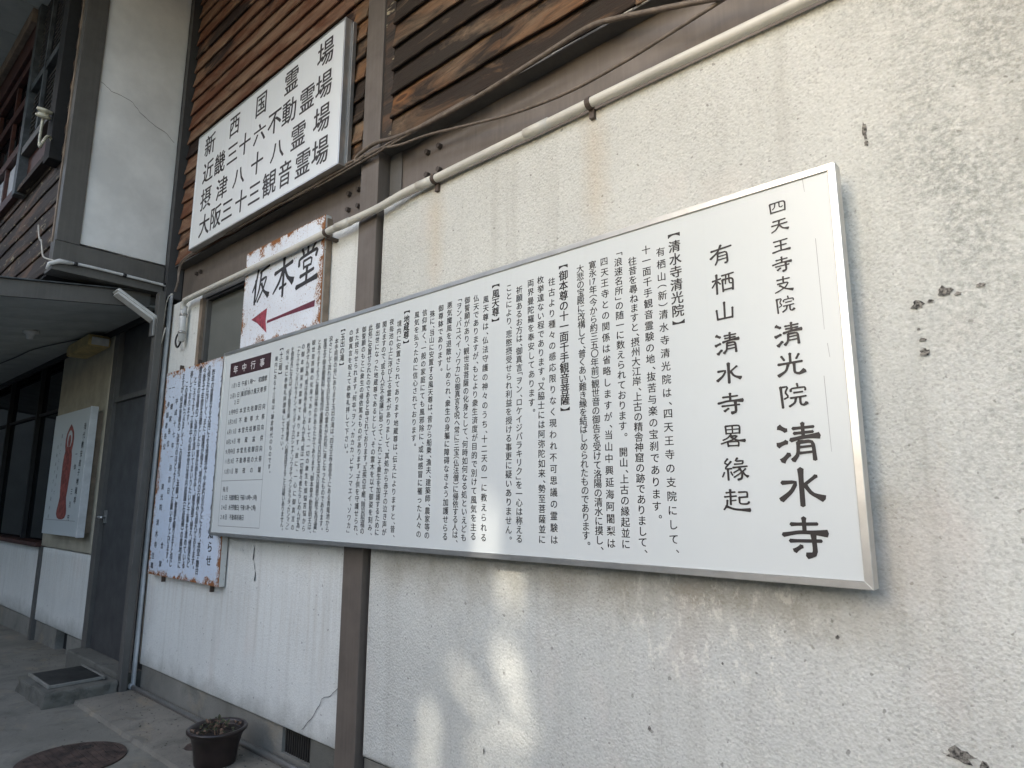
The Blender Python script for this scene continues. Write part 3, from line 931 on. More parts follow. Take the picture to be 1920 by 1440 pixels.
cable('cable', [(-2.86, -.040, 3.272), (-2.95, -.045, 3.283), (-3.08, -.05, 3.272), (-3.237, -.055, 3.256), (-3.473, -.055, 3.250), (-4.013, -.055, 3.272), (-4.35, -.05, 3.262), (-4.652, -.055, 3.284), (-5.161, -.055, 3.262), (-5.265, -.05, 3.197), (-5.262, -.05, 3.10), (-5.30, -.05, 3.02)], .009, 'cable', 'twisted brown cable running along the beam beneath the four line sign')
cable('cable', [(-2.88, -.036, 3.262), (-3.05, -.05, 3.268), (-3.25, -.05, 3.240), (-1.95, -.05, 3.256), (-4.05, -.06, 3.256), (-4.5, -.06, 3.275), (-4.75, -.05, 3.268), (-5.13, -.06, 3.245), (-5.235, -.055, 3.18), (-5.235, -.055, 3.08)], .006, 'cable', 'thinner cable twisted with the brown one beneath the four line sign')

# ================================================================== signs
def frame_bars(parent, x0, x1, z0, z1, yf, yb, w, mat, lip=.004):
    """four mitred bars"""
    O = [(x0, z0), (x1, z0), (x1, z1), (x0, z1)]
    I = [(x0 + w, z0 + w), (x1 - w, z0 + w), (x1 - w, z1 - w), (x0 + w, z1 - w)]
    out = []
    for k in range(4):
        j = (k + 1) % 4
        cx_, cz_ = (x0 + x1) / 2, (z0 + z1) / 2
        pts = [O[k], O[j], I[j], I[k]]
        m = [sum(p[0] for p in pts) / 4, sum(p[1] for p in pts) / 4]
        bm = prism(bmesh.new(), pts, yf, yb)
        bmesh.ops.bevel(bm, geom=list(bm.edges), offset=.0012, segments=1, affect='EDGES')
        out.append(obj('frame_bar', bm, mat, parent))
    return out

t = thing('text_board', 'very long white board of small vertical black writing in a brushed aluminium frame', 'sign', (-2.3, -.06, 1.16))
obj('panel', B(-4.19, -.458, -.1062, -.064, 1.185, 2.322), 'board', t)
frame_bars(t, -4.210, -.438, 1.165, 2.342, -.112, -.062, .021, 'alu')
obj('rear_bracket', B(-3.9, -.70, -.0615, -.030, 2.20, 2.23), 'alu_d', t)
obj('rear_bracket', B(-3.9, -.70, -.0615, -.030, 1.27, 1.30), 'alu_d', t)
ink = Ink(-.1070)
BODY = [
 ("︻清水寺清光院︼",-0.949,2.262,-0.940,1.961,1.3),
 ("有栖山︵新︶清水寺清光院は、四天王寺の支院にして、",-1.003,2.217,-0.986,1.236,1),
 ("十一面千手観音霊験の地、抜苦与楽の宝刹であります。",-1.058,2.238,-1.041,1.340,1),
 ("往昔を尋ねますと、摂州大江岸、上古の精舎神窟の跡でありまして、",-1.112,2.211,-1.097,1.230,1),
 ("﹁浪速名所﹂の随一に数えられております。　開山、上古の縁起並に",-1.163,2.250,-1.166,1.247,1),
 ("四天王寺との関係は省略しますが、当山中興延海阿闍梨は",-1.224,2.239,-1.221,1.247,1),
 ("寛永#年︵今から約三五〇年前︶観世音の御告を受けて洛陽の清水に摸し、",-1.279,2.239,-1.265,1.231,1),
 ("大悲の宝殿に改構して、普くあい難き縁を結ばしめられたものであります。",-1.334,2.237,-1.319,1.245,1),
 ("︻御本尊の十一面千手観音菩薩︼",-1.407,2.264,-1.407,1.717,1.25),
 ("往古より種々の感応限りなく現われ不可思議の霊験は",-1.464,2.217,-1.462,1.249,1),
 ("枚挙遑ない程であります。又脇士には阿弥陀如来、勢至菩薩並に",-1.518,2.237,-1.518,1.248,1),
 ("両界曼陀羅を奉安してあります。",-1.573,2.235,-1.561,1.728,1),
 ("祈願あるお方は、御真言﹁ヲン、ロケイジバラキリク﹂を一心は称える",-1.628,2.220,-1.629,1.246,1),
 ("ことにより、悲愍摂受せられ利益を授ける事更に疑いありません。",-1.684,2.241,-1.681,1.249,1),
 ("︻風天尊︼",-1.756,2.265,-1.758,2.120,1.25),
 ("風天尊は、仏法守護の神々のうち、十二天の一に教えられる",-1.813,2.219,-1.814,1.243,1),
 ("仏天でありますが、もとより衆生済度が目的で別けて風気を主る",-1.869,2.235,-1.871,1.246,1),
 ("御誓願があり、観世音菩薩の化身として、何時如何なる処といえども",-1.923,2.238,-1.926,1.239,1),
 ("﹁ヲン、バユベイ、ソワカ﹂の御真言を呪へ常に三宝︵仏法僧︶に帰依する人は、",-1.972,2.246,-1.979,1.225,1),
 ("悪気魔風を退散せしめられ、衆生の身軀に障碍なきよう加護せらる",-2.034,2.238,-2.036,1.239,1),
 ("御尊躰であります。",-2.090,2.235,-2.091,1.955,1),
 ("殊に、当山に安置する風天尊は、昔から船乗、漁夫、建築師、農家等の",-2.147,2.220,-2.150,1.240,1),
 ("信仰篤く、一般の家庭にても風邪除に、或は感冒に罹った人々の",-2.200,2.236,-2.204,1.243,1),
 ("風気を払うために信心されております。",-2.257,2.236,-2.253,1.634,1),
 ("︻地蔵尊︼",-2.329,2.263,-2.330,2.119,1.25),
 ("境内に安置さられてあります地蔵尊は、伝えによりますと、昔、",-2.384,2.217,-2.382,1.230,1),
 ("夜毎池の上に浮び上る霊木がありまして、其処から赤子の泣き声が",-2.441,2.236,-2.443,1.243,1),
 ("聞えますので、或る人が不思議に思って、これこそ衆生を加護するために",-2.497,2.235,-2.498,1.241,1),
 ("御出世になった地蔵尊であるとして、その霊木を以て御姿を刻み、",-2.550,2.235,-2.551,1.233,1),
 ("此処に安置せられたのであると申されております。五疾の平癒、除災招福の",-2.609,2.237,-2.611,1.243,1),
 ("御誓願のもとに衆生の帰依篤きものがあります。子供を守護せられ、",-2.664,2.237,-2.661,1.229,1),
 ("また授与せられます。何卒﹁ヲン、カカカ、ビサンマエイ、ソワカ﹂",-2.721,2.240,-2.721,1.238,1),
 ("の御真言を呪えて恭敬礼拝して下さい。",-2.775,2.240,-2.771,1.625,1),
 ("︻玉出の滝︼",-2.849,2.263,-2.848,2.084,1.2),
 ("本寺南側の谷にあります玉出の滝は、四天王寺金堂下にある青竜池から",-2.905,2.215,-2.902,1.242,1),
 ("滾々として流れ出る白石玉出の霊水が此処に滝となったものであります。",-2.957,2.237,-2.961,1.244,1),
 ("聖徳太子御本願縁起に青竜恒守護麗水泉流号日白石玉出水以慈悲心飲之為法薬﹂",-3.011,2.232,-3.013,1.229,1),
 ("とありますように霊験は殊の外あらたかであります。御本尊不動聖明王は、",-3.070,2.238,-3.067,1.225,1),
 ("観世音菩薩の化身でありまして﹁一切の衆生を煩悩苦悩から",-3.127,2.243,-3.121,1.239,1),
 ("救済せんが為、或は長寿を得しめんが為、或は一切智々者たらしめんが為﹂",-3.179,2.234,-3.177,1.230,1),
 ("の御本願深き霊尊であります。故に、一心に御真言の",-3.232,2.238,-3.233,1.242,1),
 ("﹁ナマクサマンダバサラナン、センダ、マカロシャナ、ソワタヤ、ウンタラタ、カンマン﹂",-3.278,2.238,-3.287,1.235,1),
 ("を御称名になれば、必ず抜苦与楽、福寿増長、心願成就することは疑いありません。",-3.345,2.238,-3.345,1.231,1),
 ("何卒、常に恭敬礼拝讃嘆して下さい。",-3.399,2.231,-3.397,1.673,1),
 ("︻十三塔︼",-3.470,2.257,-3.469,2.116,1.2),
 ("境内にある十三塔は、鎌倉時代のものです。",-3.524,2.208,-3.522,1.546,1),
]

random.seed(11)
for s_, x0, z0, x1, z1, sc in BODY:
    xm = (x0 + x1) / 2
    x0, x1 = xm + (x0 - xm) * .35, xm + (x1 - xm) * .35
    n_ = sum({'︵': .5, '︶': .5, '﹁': .55, '﹂': .55, '、': .55, '。': .6, '︻': .75, '︼': .75, '　': .9}.get(c, 1) for c in s_)
    pitch = (z0 - z1) / max(1, n_ - 1)
    h = min(.0335 * sc, pitch * 1.12)
    wd = .0350 * sc
    ink.col(s_, x0, z0, x1, z1, wd, h, (.018 if sc > 1 else .009) if xm > -2.8 else (.012 if sc > 1 else .005), .0006)
ink.done('small_lettering', 'ink', t)
ink = Ink(-.1072)
for ch, x, z, w_, h_ in [('四', -.606, 2.257, .052, .046), ('天', -.604, 2.198, .056, .048), ('王', -.604, 2.134, .056, .046), ('寺', -.605, 2.076, .058, .048), ('支', -.605, 2.013, .056, .050), ('院', -.605, 1.952, .056, .050),
                         ('清', -.602, 1.863, .080, .070), ('光', -.602, 1.772, .080, .072), ('院', -.602, 1.682, .080, .070),
                         ('清', -.597, 1.550, .120, .113), ('水', -.597, 1.423, .122, .108), ('寺', -.598, 1.291, .122, .110),
                         ('有', -.788, 2.152, .076, .066), ('栖', -.787, 2.058, .076, .068), ('山', -.787, 1.968, .066, .064), ('清', -.785, 1.865, .080, .069), ('水', -.785, 1.770, .080, .066),
                         ('寺', -.785, 1.678, .082, .066), ('畧', -.784, 1.580, .080, .066), ('縁', -.784, 1.480, .082, .068), ('起', -.783, 1.390, .082, .066)]:
    brush(ink, ch, x, z, w_ * 1.02, h_ * 1.02, 1.12)
ink.done('title_lettering', 'ink', t)
# yearly calendar printed at the left end
TX0, TX1 = -4.106, -3.589
obj('calendar_header', B(TX0, TX1, -.1069, -.1063, 2.165, 2.258), 'maroon', t)
ink = Ink(-.1075)
ink.row('年中行事', -4.030, -3.690, 2.210, .060, .056, .012)
ink.done('header_lettering', 'ink_w', t)
ink = Ink(-.1068)
lw = .0022
for (a, b_, c, d) in [(TX0, TX0 + lw, 1.225, 2.164), (TX1 - lw, TX1, 1.225, 2.164), (TX0 + lw, TX1 - lw, 1.225, 1.228), (TX0 + lw, TX1 - lw, 1.501, 1.504), (-3.945, -3.943, 1.985, 2.06)]:
    ink.poly([(a, c), (b_, c), (b_, d), (a, d)])
ink.done('calendar_rules', 'line', t)
ink = Ink(-.1071)
rows = [('1月1日', -4.062, -3.972, '午前1時～　初護摩', 2.106), ('2月1日', -4.067, -3.970, '風邪除け風天尊祭', 2.040), ('2日', -4.005, -3.968, None, 1.996), ('3月中日', -4.068, -3.972, '本堂先祖御回向', 1.935),
        ('5月28日', -4.072, -3.972, '不動尊大祭', 1.873), ('6月15日', -4.072, -3.972, '本堂先祖御回向', 1.810), ('8月24日', -4.072, -3.972, '地蔵盆供', 1.747), ('9月中日', -4.072, -3.972, '本堂先祖御回向', 1.685),
        ('11月28日', -4.075, -3.972, '不動尊祖の大祭', 1.624), ('12月31日', -4.075, -3.972, '除夜の鐘', 1.561)]
for d, a, b_, e, z in rows:
    ink.row(d, a, b_, z, (b_ - a) / max(1, len(d) - 1) * 1.1 if len(d) > 3 else .034, .036, .004)
    if e:
        ink.row(e, -3.917, -3.634, z, .037, .037, .006)
ink.row('かぜよ', -3.90, -3.83, 2.067, .012, .012)
ink.row('毎月', -4.062, -4.022, 1.451, .034, .036, .004)
ink.row('21日　先祖供養日(午前10時～3時)', -4.072, -3.635, 1.400, .029, .036, .004)
ink.row('24日　水子供養日(午後1時～2時)', -4.072, -3.640, 1.341, .030, .036, .004)
ink.row('28日　不動尊祈祷日', -4.072, -3.795, 1.282, .032, .036, .004)
ink.done('calendar_lettering', 'ink2', t)
# hairline scratches on the sheet
for x, z0, z1 in [(-.508, 2.13, 1.86), (-.516, 1.73, 1.52), (-.53, 2.32, 2.28), (-.50, 1.82, 1.78)]:
    ink = Ink(-.1066)
    ink.poly([(x, z0), (x + .0012, z0), (x + .004, z1), (x + .0032, z1)])
    ink.done('scratch', 'line', t)

# upper sign
t = thing('pilgrimage_sign', 'white sign of four large horizontal lines of black characters on the red brown boards', 'sign', (-4, -.05, 3.27))
obj('panel', B(-4.973, -3.002, -.0965, -.055, 3.279, 4.199), 'board2', t)
frame_bars(t, -4.985, -2.990, 3.267, 4.211, -.100, -.052, .012, 'alu')
obj('rear_bracket', B(-2.995, -2.975, -.0515, -.03, 3.29, 4.20), 'alu_d', t)
obj('rear_bracket', B(-4.9, -3.05, -.0515, -.03, 3.30, 3.33), 'alu_d', t)
UPPER = [
 [("新",-4.769,4.073),("西",-4.370,4.073),("国",-3.981,4.073),("霊",-3.587,4.067),("場",-3.195,4.084),],
 [("近",-4.763,3.845),("畿",-4.569,3.840),("三",-4.368,3.844),("十",-4.184,3.856),("六",-3.974,3.847),("不",-3.776,3.861),("動",-3.590,3.856),("霊",-3.379,3.845),("場",-3.194,3.866),],
 [("摂",-4.760,3.627),("津",-4.496,3.618),("八",-4.238,3.623),("十",-3.979,3.633),("八",-3.712,3.623),("霊",-3.458,3.629),("場",-3.198,3.651),],
 [("大",-4.746,3.394),("阪",-4.560,3.419),("三",-4.378,3.418),("十",-4.174,3.418),("三",-3.984,3.411),("観",-3.787,3.421),("音",-3.592,3.418),("霊",-3.383,3.412),("場",-3.194,3.426),],
]

ink = Ink(-.0973)
for r_, rowz in zip(UPPER, (4.074, 3.851, 3.629, 3.418)):
    for ch, x, z in r_:
        s_ = .186 if ch not in '三十八六' else .178
        ink.put(ch, x, rowz + (z - rowz) * .35, s_ * (.9 if ch in '国西音' else 1), s_ * (1.0 if ch not in '八六' else .86), .014)
ink.done('lettering', 'ink', t)

# direction board with arrow
t = thing('direction_board', 'rusting white tin board with black brush characters and a red arrow pointing left', 'sign', (-3.6, -.01, 2.35))
KX0, KX1, KZ0, KZ1 = -4.115, -3.168, 2.352, 3.030
obj('face', B(KX0, KX1, -.0515, -.048, KZ0, KZ1), 'rust_kari', t)
obj('edge_flange', B(KX1 - .004, KX1, -.0478, -.012, KZ0, KZ1), 'flange', t)
obj('edge_flange', B(KX0, KX0 + .004, -.0478, -.012, KZ0, KZ1), 'flange', t)
obj('edge_flange', B(KX0 + .005, KX1 - .005, -.0478, -.012, KZ1 - .004, KZ1), 'rust_kari', t)
obj('side_batten', B(KX1 + .002, KX1 + .010, -.040, -.006, KZ0 + .01, KZ1 - .02), 'trim', t)
ink = Ink(-.0522)
brush(ink, '仮', -3.885, 2.758, .235, .235, 1.15)
brush(ink, '本', -3.607, 2.752, .245, .250, 1.15)
brush(ink, '堂', -3.335, 2.768, .245, .250, 1.15)
ink.done('lettering', 'ink', t)
ink = Ink(-.0523)
ink.poly([(-3.985, 2.543), (-3.785, 2.585), (-3.792, 2.500), (-3.772, 2.420), (-3.900, 2.505)])
ink.done('arrow_head', 'red', t)
ink = Ink(-.0525)
ink.poly([(-3.775, 2.482), (-3.60, 2.488), (-3.232, 2.485), (-3.228, 2.524), (-3.60, 2.506), (-3.775, 2.500)])
ink.done('arrow_shaft', 'red_dark', t)

# rusting notice
t = thing('renovation_notice', 'pale blue white rusting notice of vertical text, half covered by the long board', 'sign', (-4.7, -.01, .85))
NX0, NX1, NZ0, NZ1 = -5.300, -4.160, .848, 2.352
obj('face', B(NX0, NX1, -.0515, -.047, NZ0, NZ1), 'rust_notice', t)
obj('edge_flange', B(NX1 - .003, NX1, -.0468, -.010, NZ0, NZ1), 'flange', t)
obj('edge_flange', B(NX0 + .001, NX1 - .005, -.0468, -.010, NZ0, NZ0 + .004), 'rust_notice', t)
obj('edge_flange', B(NX0, NX0 + .003, -.0468, -.010, NZ0 + .006, NZ1), 'rust_notice', t)
for i, (x, z) in enumerate([(-5.10, NZ0), (-4.32, NZ0), (-5.12, NZ1), (-4.80, NZ1)]):
    obj('fixing_tab', B(x, x + .014, -.030, -.006, z - .045 if z == NZ0 else z, z if z == NZ0 else z + .045), 'clip', t)
ink = Ink(-.0520)
ink.col('境内改修工事についてのお知らせ', -4.318, 2.20, -4.318, 1.00, .078, .074, .022)
NC = [('昨年の度重なる大雨による地盤沈下や老朽化などにより、本堂・舞台', 2.258, .925), ('の傾きがはげしく、また、鐘楼が傾き、境内の石積みも崩れております。', 2.298, .945),
      ('今後五十年間を目標とした工事計画を立て、順次建て替え、修復など', 2.288, .960), ('檀信徒の皆様のご協力を頂いてまいりたいと工事を進めている', 2.305, .950),
      ('ところです。工事中の仮本堂は境内庭園（石庭横）の墓地前に', 2.24, .945), ('移しております。', 2.290, 1.93), ('　この修繕につきまして、この発願のご本願、ご寄進を賜りますと存じ', 2.265, .945),
      ('ますが、何卒皆様のご協力のほどよろしくお願い申し上げます。', 2.29, .96)]
for i, (s_, a, b_) in enumerate(NC):
    ink.col(s_.replace('（', '︵').replace('）', '︶'), -4.478 - i * .0715, a, -4.478 - i * .0715, b_, .050, min(.055, (a - b_) / len(s_) * 1.25), .022)
ink.col('平成十七年一月吉日', -5.062, 2.11, -5.062, 1.45, .050, .048, .022)
ink.col('合　掌', -5.085, 1.06, -5.085, .93, .050, .048, .022)
ink.col('一、檀家各位', -5.150, 2.225, -5.150, 1.80, .050, .048, .022)
ink.col('一、参詣者各位', -5.215, 2.225, -5.215, 1.78, .050, .048, .022)
ink.col('清光院', -5.175, 1.48, -5.175, 1.33, .050, .048, .022)
ink.col('清水寺', -5.205, 1.22, -5.205, 1.06, .050, .048, .022)
ink.col('住職', -5.235, .98, -5.235, .91, .050, .048, .022)
ink.done('lettering', 'ink2', t)

# ================================================================== corner: conduit, post, door
t = thing('downpipe', 'slim white pipe running down the corner between the door post and the white wall', 'pipe', (-5.45, -.02, 0))
obj('pipe', tube(bmesh.new(), [(-5.452, -.022, 3.04), (-5.452, -.022, .06), (-5.450, -.024, .035), (-5.43, -.030, .022)], .017, 12), 'pipe_w', t, True)
obj('ground_pipe', tube(bmesh.new(), [(-5.48, -.034, .036), (-2.9, -.034, .040), (-2.0, -.034, .040)], .016, 12), 'alu_d', t, True)
obj('elbow', tube(bmesh.new(), [(-5.50, -.034, .036), (-5.42, -.034, .036)], .021, 12), 'pipe_w', t, True)
obj('corner_bead', B(-5.436, -5.4305, -.004, .08, .20, 2.95), 'trim', t)
tag(obj('corner_post', B(-5.475, -5.400, -.128, -.078, -.02, 3.02, .004), 'steel2', None), 'slim grey steel post at the right side of the door, under the overhang', 'post')
t = thing('door', 'dark grey metal door with a chrome handle and a panel above it', 'door', (-6.1, .02, .1))
obj('leaf', B(-6.60, -5.66, .020, .055, .13, 2.25), 'door', t)
h = obj('handle', tube(bmesh.new(), [(-6.555, .02, 1.235), (-6.555, -.035, 1.235), (-6.545, -.045, 1.235), (-6.44, -.045, 1.232)], .011, 10), 'alu', t, True)
obj('rose', B(-6.580, -6.530, .008, .0195, 1.18, 1.29), 'alu_d', t)
obj('rail', B(-6.62, -5.56, -.005, .05, 2.255, 2.30), 'steel2', t)
obj('top_panel', B(-6.60, -5.60, .030, .05, 2.302, 2.93), 'door', t)
obj('jamb', B(-6.728, -6.605, -.012, .08, .02, 2.95), 'steel2', t)
obj('jamb', B(-5.655, -5.56, -.01, .08, .02, 2.95), 'steel2', t)
obj('dark_recess', B(-5.555, -5.445, .04, .08, -.02, 3.3), 'black', t)

# raised door step
t = thing('door_step', 'low rough concrete step with a dark mat on it in front of the grey door', 'step', (-5.8, -.35, 0))
def rough_block(x0, x1, y0, y1, z0, z1, amp, nseg=.03, bev=.015):
    bm = B(x0, x1, y0, y1, z0, z1, bev)
    bmesh.ops.subdivide_edges(bm, edges=[e for e in bm.edges if e.calc_length() > nseg * 2], cuts=8, use_grid_fill=True)
    for v in bm.verts:
        v.co += Vector((noise.noise(v.co * 14), noise.noise(v.co * 14 + Vector((7, 0, 0))), noise.noise(v.co * 14 + Vector((0, 9, 0))) * .4)) * amp
    return bm
obj('block', rough_block(-6.12, -5.42, -.585, -.125, -.03, .098, .018), 'step', t, False)
obj('mat', B(-6.03, -5.55, -.52, -.20, .098, .118, .004), 'mat', t)
mo = obj('mat_edge', B(-6.05, -5.53, -.535, -.521, .10, .122, .003), 'footing', t)
obj('mat_edge', B(-6.05, -5.53, -.199, -.185, .10, .122, .003), 'footing', t)
obj('mat_edge', B(-5.549, -5.535, -.52, -.20, .10, .1215, .003), 'footing', t)
obj('sill', rough_block(-6.70, -5.46, -.122, .10, -.03, .128, .004), 'step', t)

# ---------------------------------------------------------------- lower left wall
t = thing('office_wall', 'shaded white panelled wall left of the grey door, under the canopy', 'wall', (-8.3, 0, 0))
obj('lower_panel', wavy_slab(-8.285, -6.735, .172, .895, .0, .10, .006, .002, 20, 12), 'plaster', t, True)
obj('lower_panel', wavy_slab(-14, -8.37, .165, .880, .0, .10, .006, .002, 40, 12), 'plaster', t, True)
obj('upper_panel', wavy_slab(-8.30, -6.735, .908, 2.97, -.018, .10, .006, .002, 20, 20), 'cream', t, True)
obj('stud', B(-8.366, -8.290, -.02, .08, -.05, .90), 'steel2', t)
obj('footing', B(-7.24, -6.735, .02, .12, -.1, .170), 'footing', t)
obj('footing', B(-8.285, -7.58, .02, .12, -.1, .170), 'footing', t)
obj('footing', B(-14, -8.37, .02, .12, -.12, .164), 'footing', t)
obj('vent_opening', B(-7.58, -7.24, .09, .12, -.1, .170), 'black', t)
t = thing('office_window', 'dark glazed window with a brown sill at the far left under the canopy', 'window', (-9, 0, .9))
obj('sill', B(-14, -8.31, -.07, .09, .897, .940, .004), 'sash', t)
obj('pane', B(-14, -8.31, .060, .066, .95, 2.95), 'glass', t)
for x in (-8.36, -9.35, -10.8):
    obj('mullion', B(x, x + .045, .015, .058, .942, 2.93), 'black', t)
for z in (2.35,):
    obj('glazing_bar', B(-14, -8.315, .035, .057, z, z + .03), 'black', t)

# statue picture board
t = thing('statue_board', 'small white board with a faded red standing figure painted on it, on the shaded wall', 'sign', (-7.3, -.08, 1.05))
obj('panel', B(-7.865, -6.775, -.132, -.10, 1.055, 2.222, .004), 'jizo', t)
obj('edge_strip', B(-6.774, -6.752, -.138, -.075, 1.050, 2.226, .004), 'pipe_w', t)
obj('backing', B(-7.70, -6.80, -.098, -.02, 1.09, 2.18), 'trim', t)
ink = Ink(-.1334)
cxf = -7.30
prof = [(0, 2.10), (.05, 2.07), (.105, 2.02), (.13, 1.96), (.125, 1.90), (.10, 1.84), (.12, 1.80), (.135, 1.72), (.13, 1.60), (.115, 1.48), (.10, 1.40), (.125, 1.34), (.15, 1.29), (.155, 1.25), (.12, 1.215), (.05, 1.20)]
k = len(prof)
for a, b_ in zip(prof, prof[1:]):
    ink.poly([(cxf - a[0] - .001, a[1]), (cxf + a[0] + .001, a[1]), (cxf + b_[0], b_[1]), (cxf - b_[0], b_[1])])
ink.done('red_figure', 'fig_red', t)
ink = Ink(-.1338)
ink.poly([(cxf + math.cos(a) * .075, 1.955 + math.sin(a) * .085) for a in [2 * math.pi * i / 20 for i in range(20)]])
ink.done('halo', 'jizo', t)
ink = Ink(-.1342)
ink.poly([(cxf + math.cos(a) * .042, 1.935 + math.sin(a) * .062) for a in [2 * math.pi * i / 16 for i in range(16)]])
ink.poly([(cxf - .05, 1.88), (cxf + .05, 1.88), (cxf + .07, 1.83), (cxf - .07, 1.83)])
ink.done('figure_head', 'fig_red', t)
ink = Ink(-.1336)
ink.col('我代教安産子地蔵尊', -6.88, 2.05, -6.93, 1.38, .07, .065, .01)
ink.col('一体　三百円', -7.04, 1.80, -7.06, 1.22, .06, .06, .01)
ink.col('願いごとを書いて', -7.56, 2.0, -7.60, 1.45, .04, .045)
ink.col('お納め下さい清水寺', -7.66, 1.9, -7.70, 1.22, .04, .045)
ink.done('lettering', 'ink2', t)
ink = Ink(-.1334)
ink.poly([(-7.80, 1.19), (-6.85, 1.19), (-6.85, 1.194), (-7.80, 1.194)])
ink.done('rule', 'line', t)

# yellowed light unit
t = thing('emergency_light', 'aged yellow box light fixed high on the shaded wall under the canopy', 'lamp', (-7.1, -.1, 2.85))
bm = prism(bmesh.new(), [(-7.45, 2.775), (-6.80, 2.795), (-6.78, 2.85), (-6.82, 2.905), (-7.43, 2.885), (-7.47, 2.84)], -.21, -.03)
bmesh.ops.bevel(bm, geom=list(bm.edges), offset=.008, segments=2, affect='EDGES')
obj('cover', bm, 'yellow', t)
obj('end_cap', B(-6.779, -6.765, -.19, -.05, 2.80, 2.87, .004), 'lampw', t)

# outdoor lamp on the corner post
t = thing('outdoor_lamp', 'white flat outdoor lamp tilted upward on a bracket at the top of the slim post', 'lamp', (-5.43, -.1, 2.8))
def slab_between(a, b_, w, th, bev=.006, side=Vector((1, 0, 0))):
    a, b_ = Vector(a), Vector(b_)
    d = b_ - a
    u = side.normalized()
    n_ = d.normalized().cross(u).normalized()
    bm = B(-w / 2, w / 2, 0, d.length, -th / 2, th / 2, bev)
    mt = Matrix((u, d.normalized(), n_)).transposed().to_4x4()
    mt.translation = a
    bmesh.ops.transform(bm, matrix=mt, verts=bm.verts)
    return bm
obj('housing', slab_between((-5.47, -.115, 2.805), (-5.50, -.41, 2.985), .12, .024), 'lampw', t)
obj('lens', slab_between((-5.47, -.120, 2.784), (-5.50, -.405, 2.963), .105, .024), 'pipe_w', t)
obj('bracket', B(-5.485, -5.415, -.150, -.1285, 2.66, 2.83, .004), 'alu_d', t)

# ================================================================== upper storey overhang
t = thing('overhang', 'projecting upper storey with a white plaster end wall framed in brown steel', 'building', (-5.5, -.4, 3.1))
def yz_slab(x0, x1, y0, y1, z0, z1): return B(x0, x1, y0, y1, z0, z1)
bm = wavy_slab(0, .612, 3.285, 6.0, 0, .06, .004, .002, 14, 50)      # built in XZ, turned to face +X
bmesh.ops.transform(bm, matrix=Matrix(((0, -1, 0, -5.505), (1, 0, 0, -.682), (0, 0, 1, 0), (0, 0, 0, 1))), verts=bm.verts)
obj('end_wall', bm, 'plaster_end', t, True)
obj('corner_column', B(-5.57, -5.490, -.835, -.685, 3.268, 6.0, .004), 'steel2', t)
obj('column_edge', B(-5.60, -5.571, -.842, -.70, 3.268, 6.0), 'trim', t)
obj('end_beam', B(-5.60, -5.492, -.842, -.075, 3.06, 3.266, .003), 'steel2', t)
obj('beam_flange', B(-5.66, -5.475, -.845, -.06, 3.035, 3.058, .002), 'steel2', t)
obj('corner_channel', B(-5.56, -5.44, -.068, .05, 3.00, 6.0), 'door', t)
obj('floor', B(-14, -5.665, -.82, 0, 3.045, 3.065), 'black', t)
obj('sheathing', B(-14, -5.605, -.815, -.75, 3.05, 6.0), 'black', t)
crackp = [(-.675, 4.64), (-.60, 4.60), (-.52, 4.60), (-.44, 4.58), (-.36, 4.50), (-.25, 4.45), (-.16, 4.42), (-.075, 4.36)]
bm = bmesh.new()
P = []
for a, b_ in zip(crackp, crackp[1:]):
    for i in range(4):
        P.append((a[0] + (b_[0] - a[0]) * i / 4 + random.uniform(-.003, .003), a[1] + (b_[1] - a[1]) * i / 4 + random.uniform(-.006, .006)))
L_ = [bm.verts.new((-5.5025, y, z + .0015)) for y, z in P]
Q_ = [bm.verts.new((-5.5025, y, z - .002)) for y, z in P]
for i in range(len(P) - 1):
    bm.faces.new((L_[i], Q_[i], Q_[i + 1], L_[i + 1]))
obj('crack', bm, 'clip', t)
for k in range(6):
    z = 3.07 + k * .185
    lap_board(-14, -5.606, z, .185, 'wood_dark', t, -.82, 400 + k, .017, .10, .008)
for k in range(10):
    z = 3.07 + .185 * 6 + k * .185
    lap_board(-5.86, -5.606, z, .185, 'wood_dark', t, -.82, 440 + k, .016, .06)

# louvred shutter case
t = thing('shutter_case', 'dark louvred wooden shutter case high on the overhanging storey', 'shutter', (-6.3, -.9, 4.0))
SX0, SX1, SY = -6.78, -5.66, -.90
obj('side_board', B(SX0 - .03, SX0 + .07, SY - .02, -.80, 4.00, 6.3, .004), 'zinc', t)
obj('side_board', B(SX1 - .16, SX1, SY - .015, -.80, 3.95, 6.3, .004), 'black', t)
obj('bottom_rail', B(SX0 + .072, SX1 - .162, SY - .01, -.80, 4.36, 4.43, .004), 'steel2', t)
obj('middle_rail', B(SX0 + .072, SX1 - .162, SY - .008, -.80, 4.98, 5.05, .004), 'zinc', t)
mx = (SX0 + SX1) / 2 - .04
obj('stile', B(mx - .022, mx + .022, SY - .013, SY + .01, 4.431, 6.3), 'zinc', t)
obj('back', B(SX0 + .072, SX1 - .162, -.815, -.80, 4.02, 6.3), 'black', t)
obj('sill', B(SX0 - .03, SX1 - .162, SY, -.80, 4.02, 4.07), 'wood_dark', t)
obj('rust_board', B(SX0 + .072, SX1 - .165, SY + .05, -.816, 4.075, 4.355), 'sash', t)
bm = bmesh.new()
box(bm, SX0 + .075, SX1 - .165, -.025, .025, -.0045, .0045)
bmesh.ops.rotate(bm, verts=bm.verts, cent=(0, 0, 0), matrix=Matrix.Rotation(R(38), 3, 'X'))
slat = mesh_from(bm, 'slat')
slat.materials.append(M['slat'])
z = 4.46
while z < 6.2:
    if not 4.95 < z < 5.08:
        o = bpy.data.objects.new('slat', slat)
        C.objects.link(o)
        o.parent = t
        o.matrix_parent_inverse = Matrix.Translation(-t.location)
        o.location = (0, SY + .045, z)
    z += .047
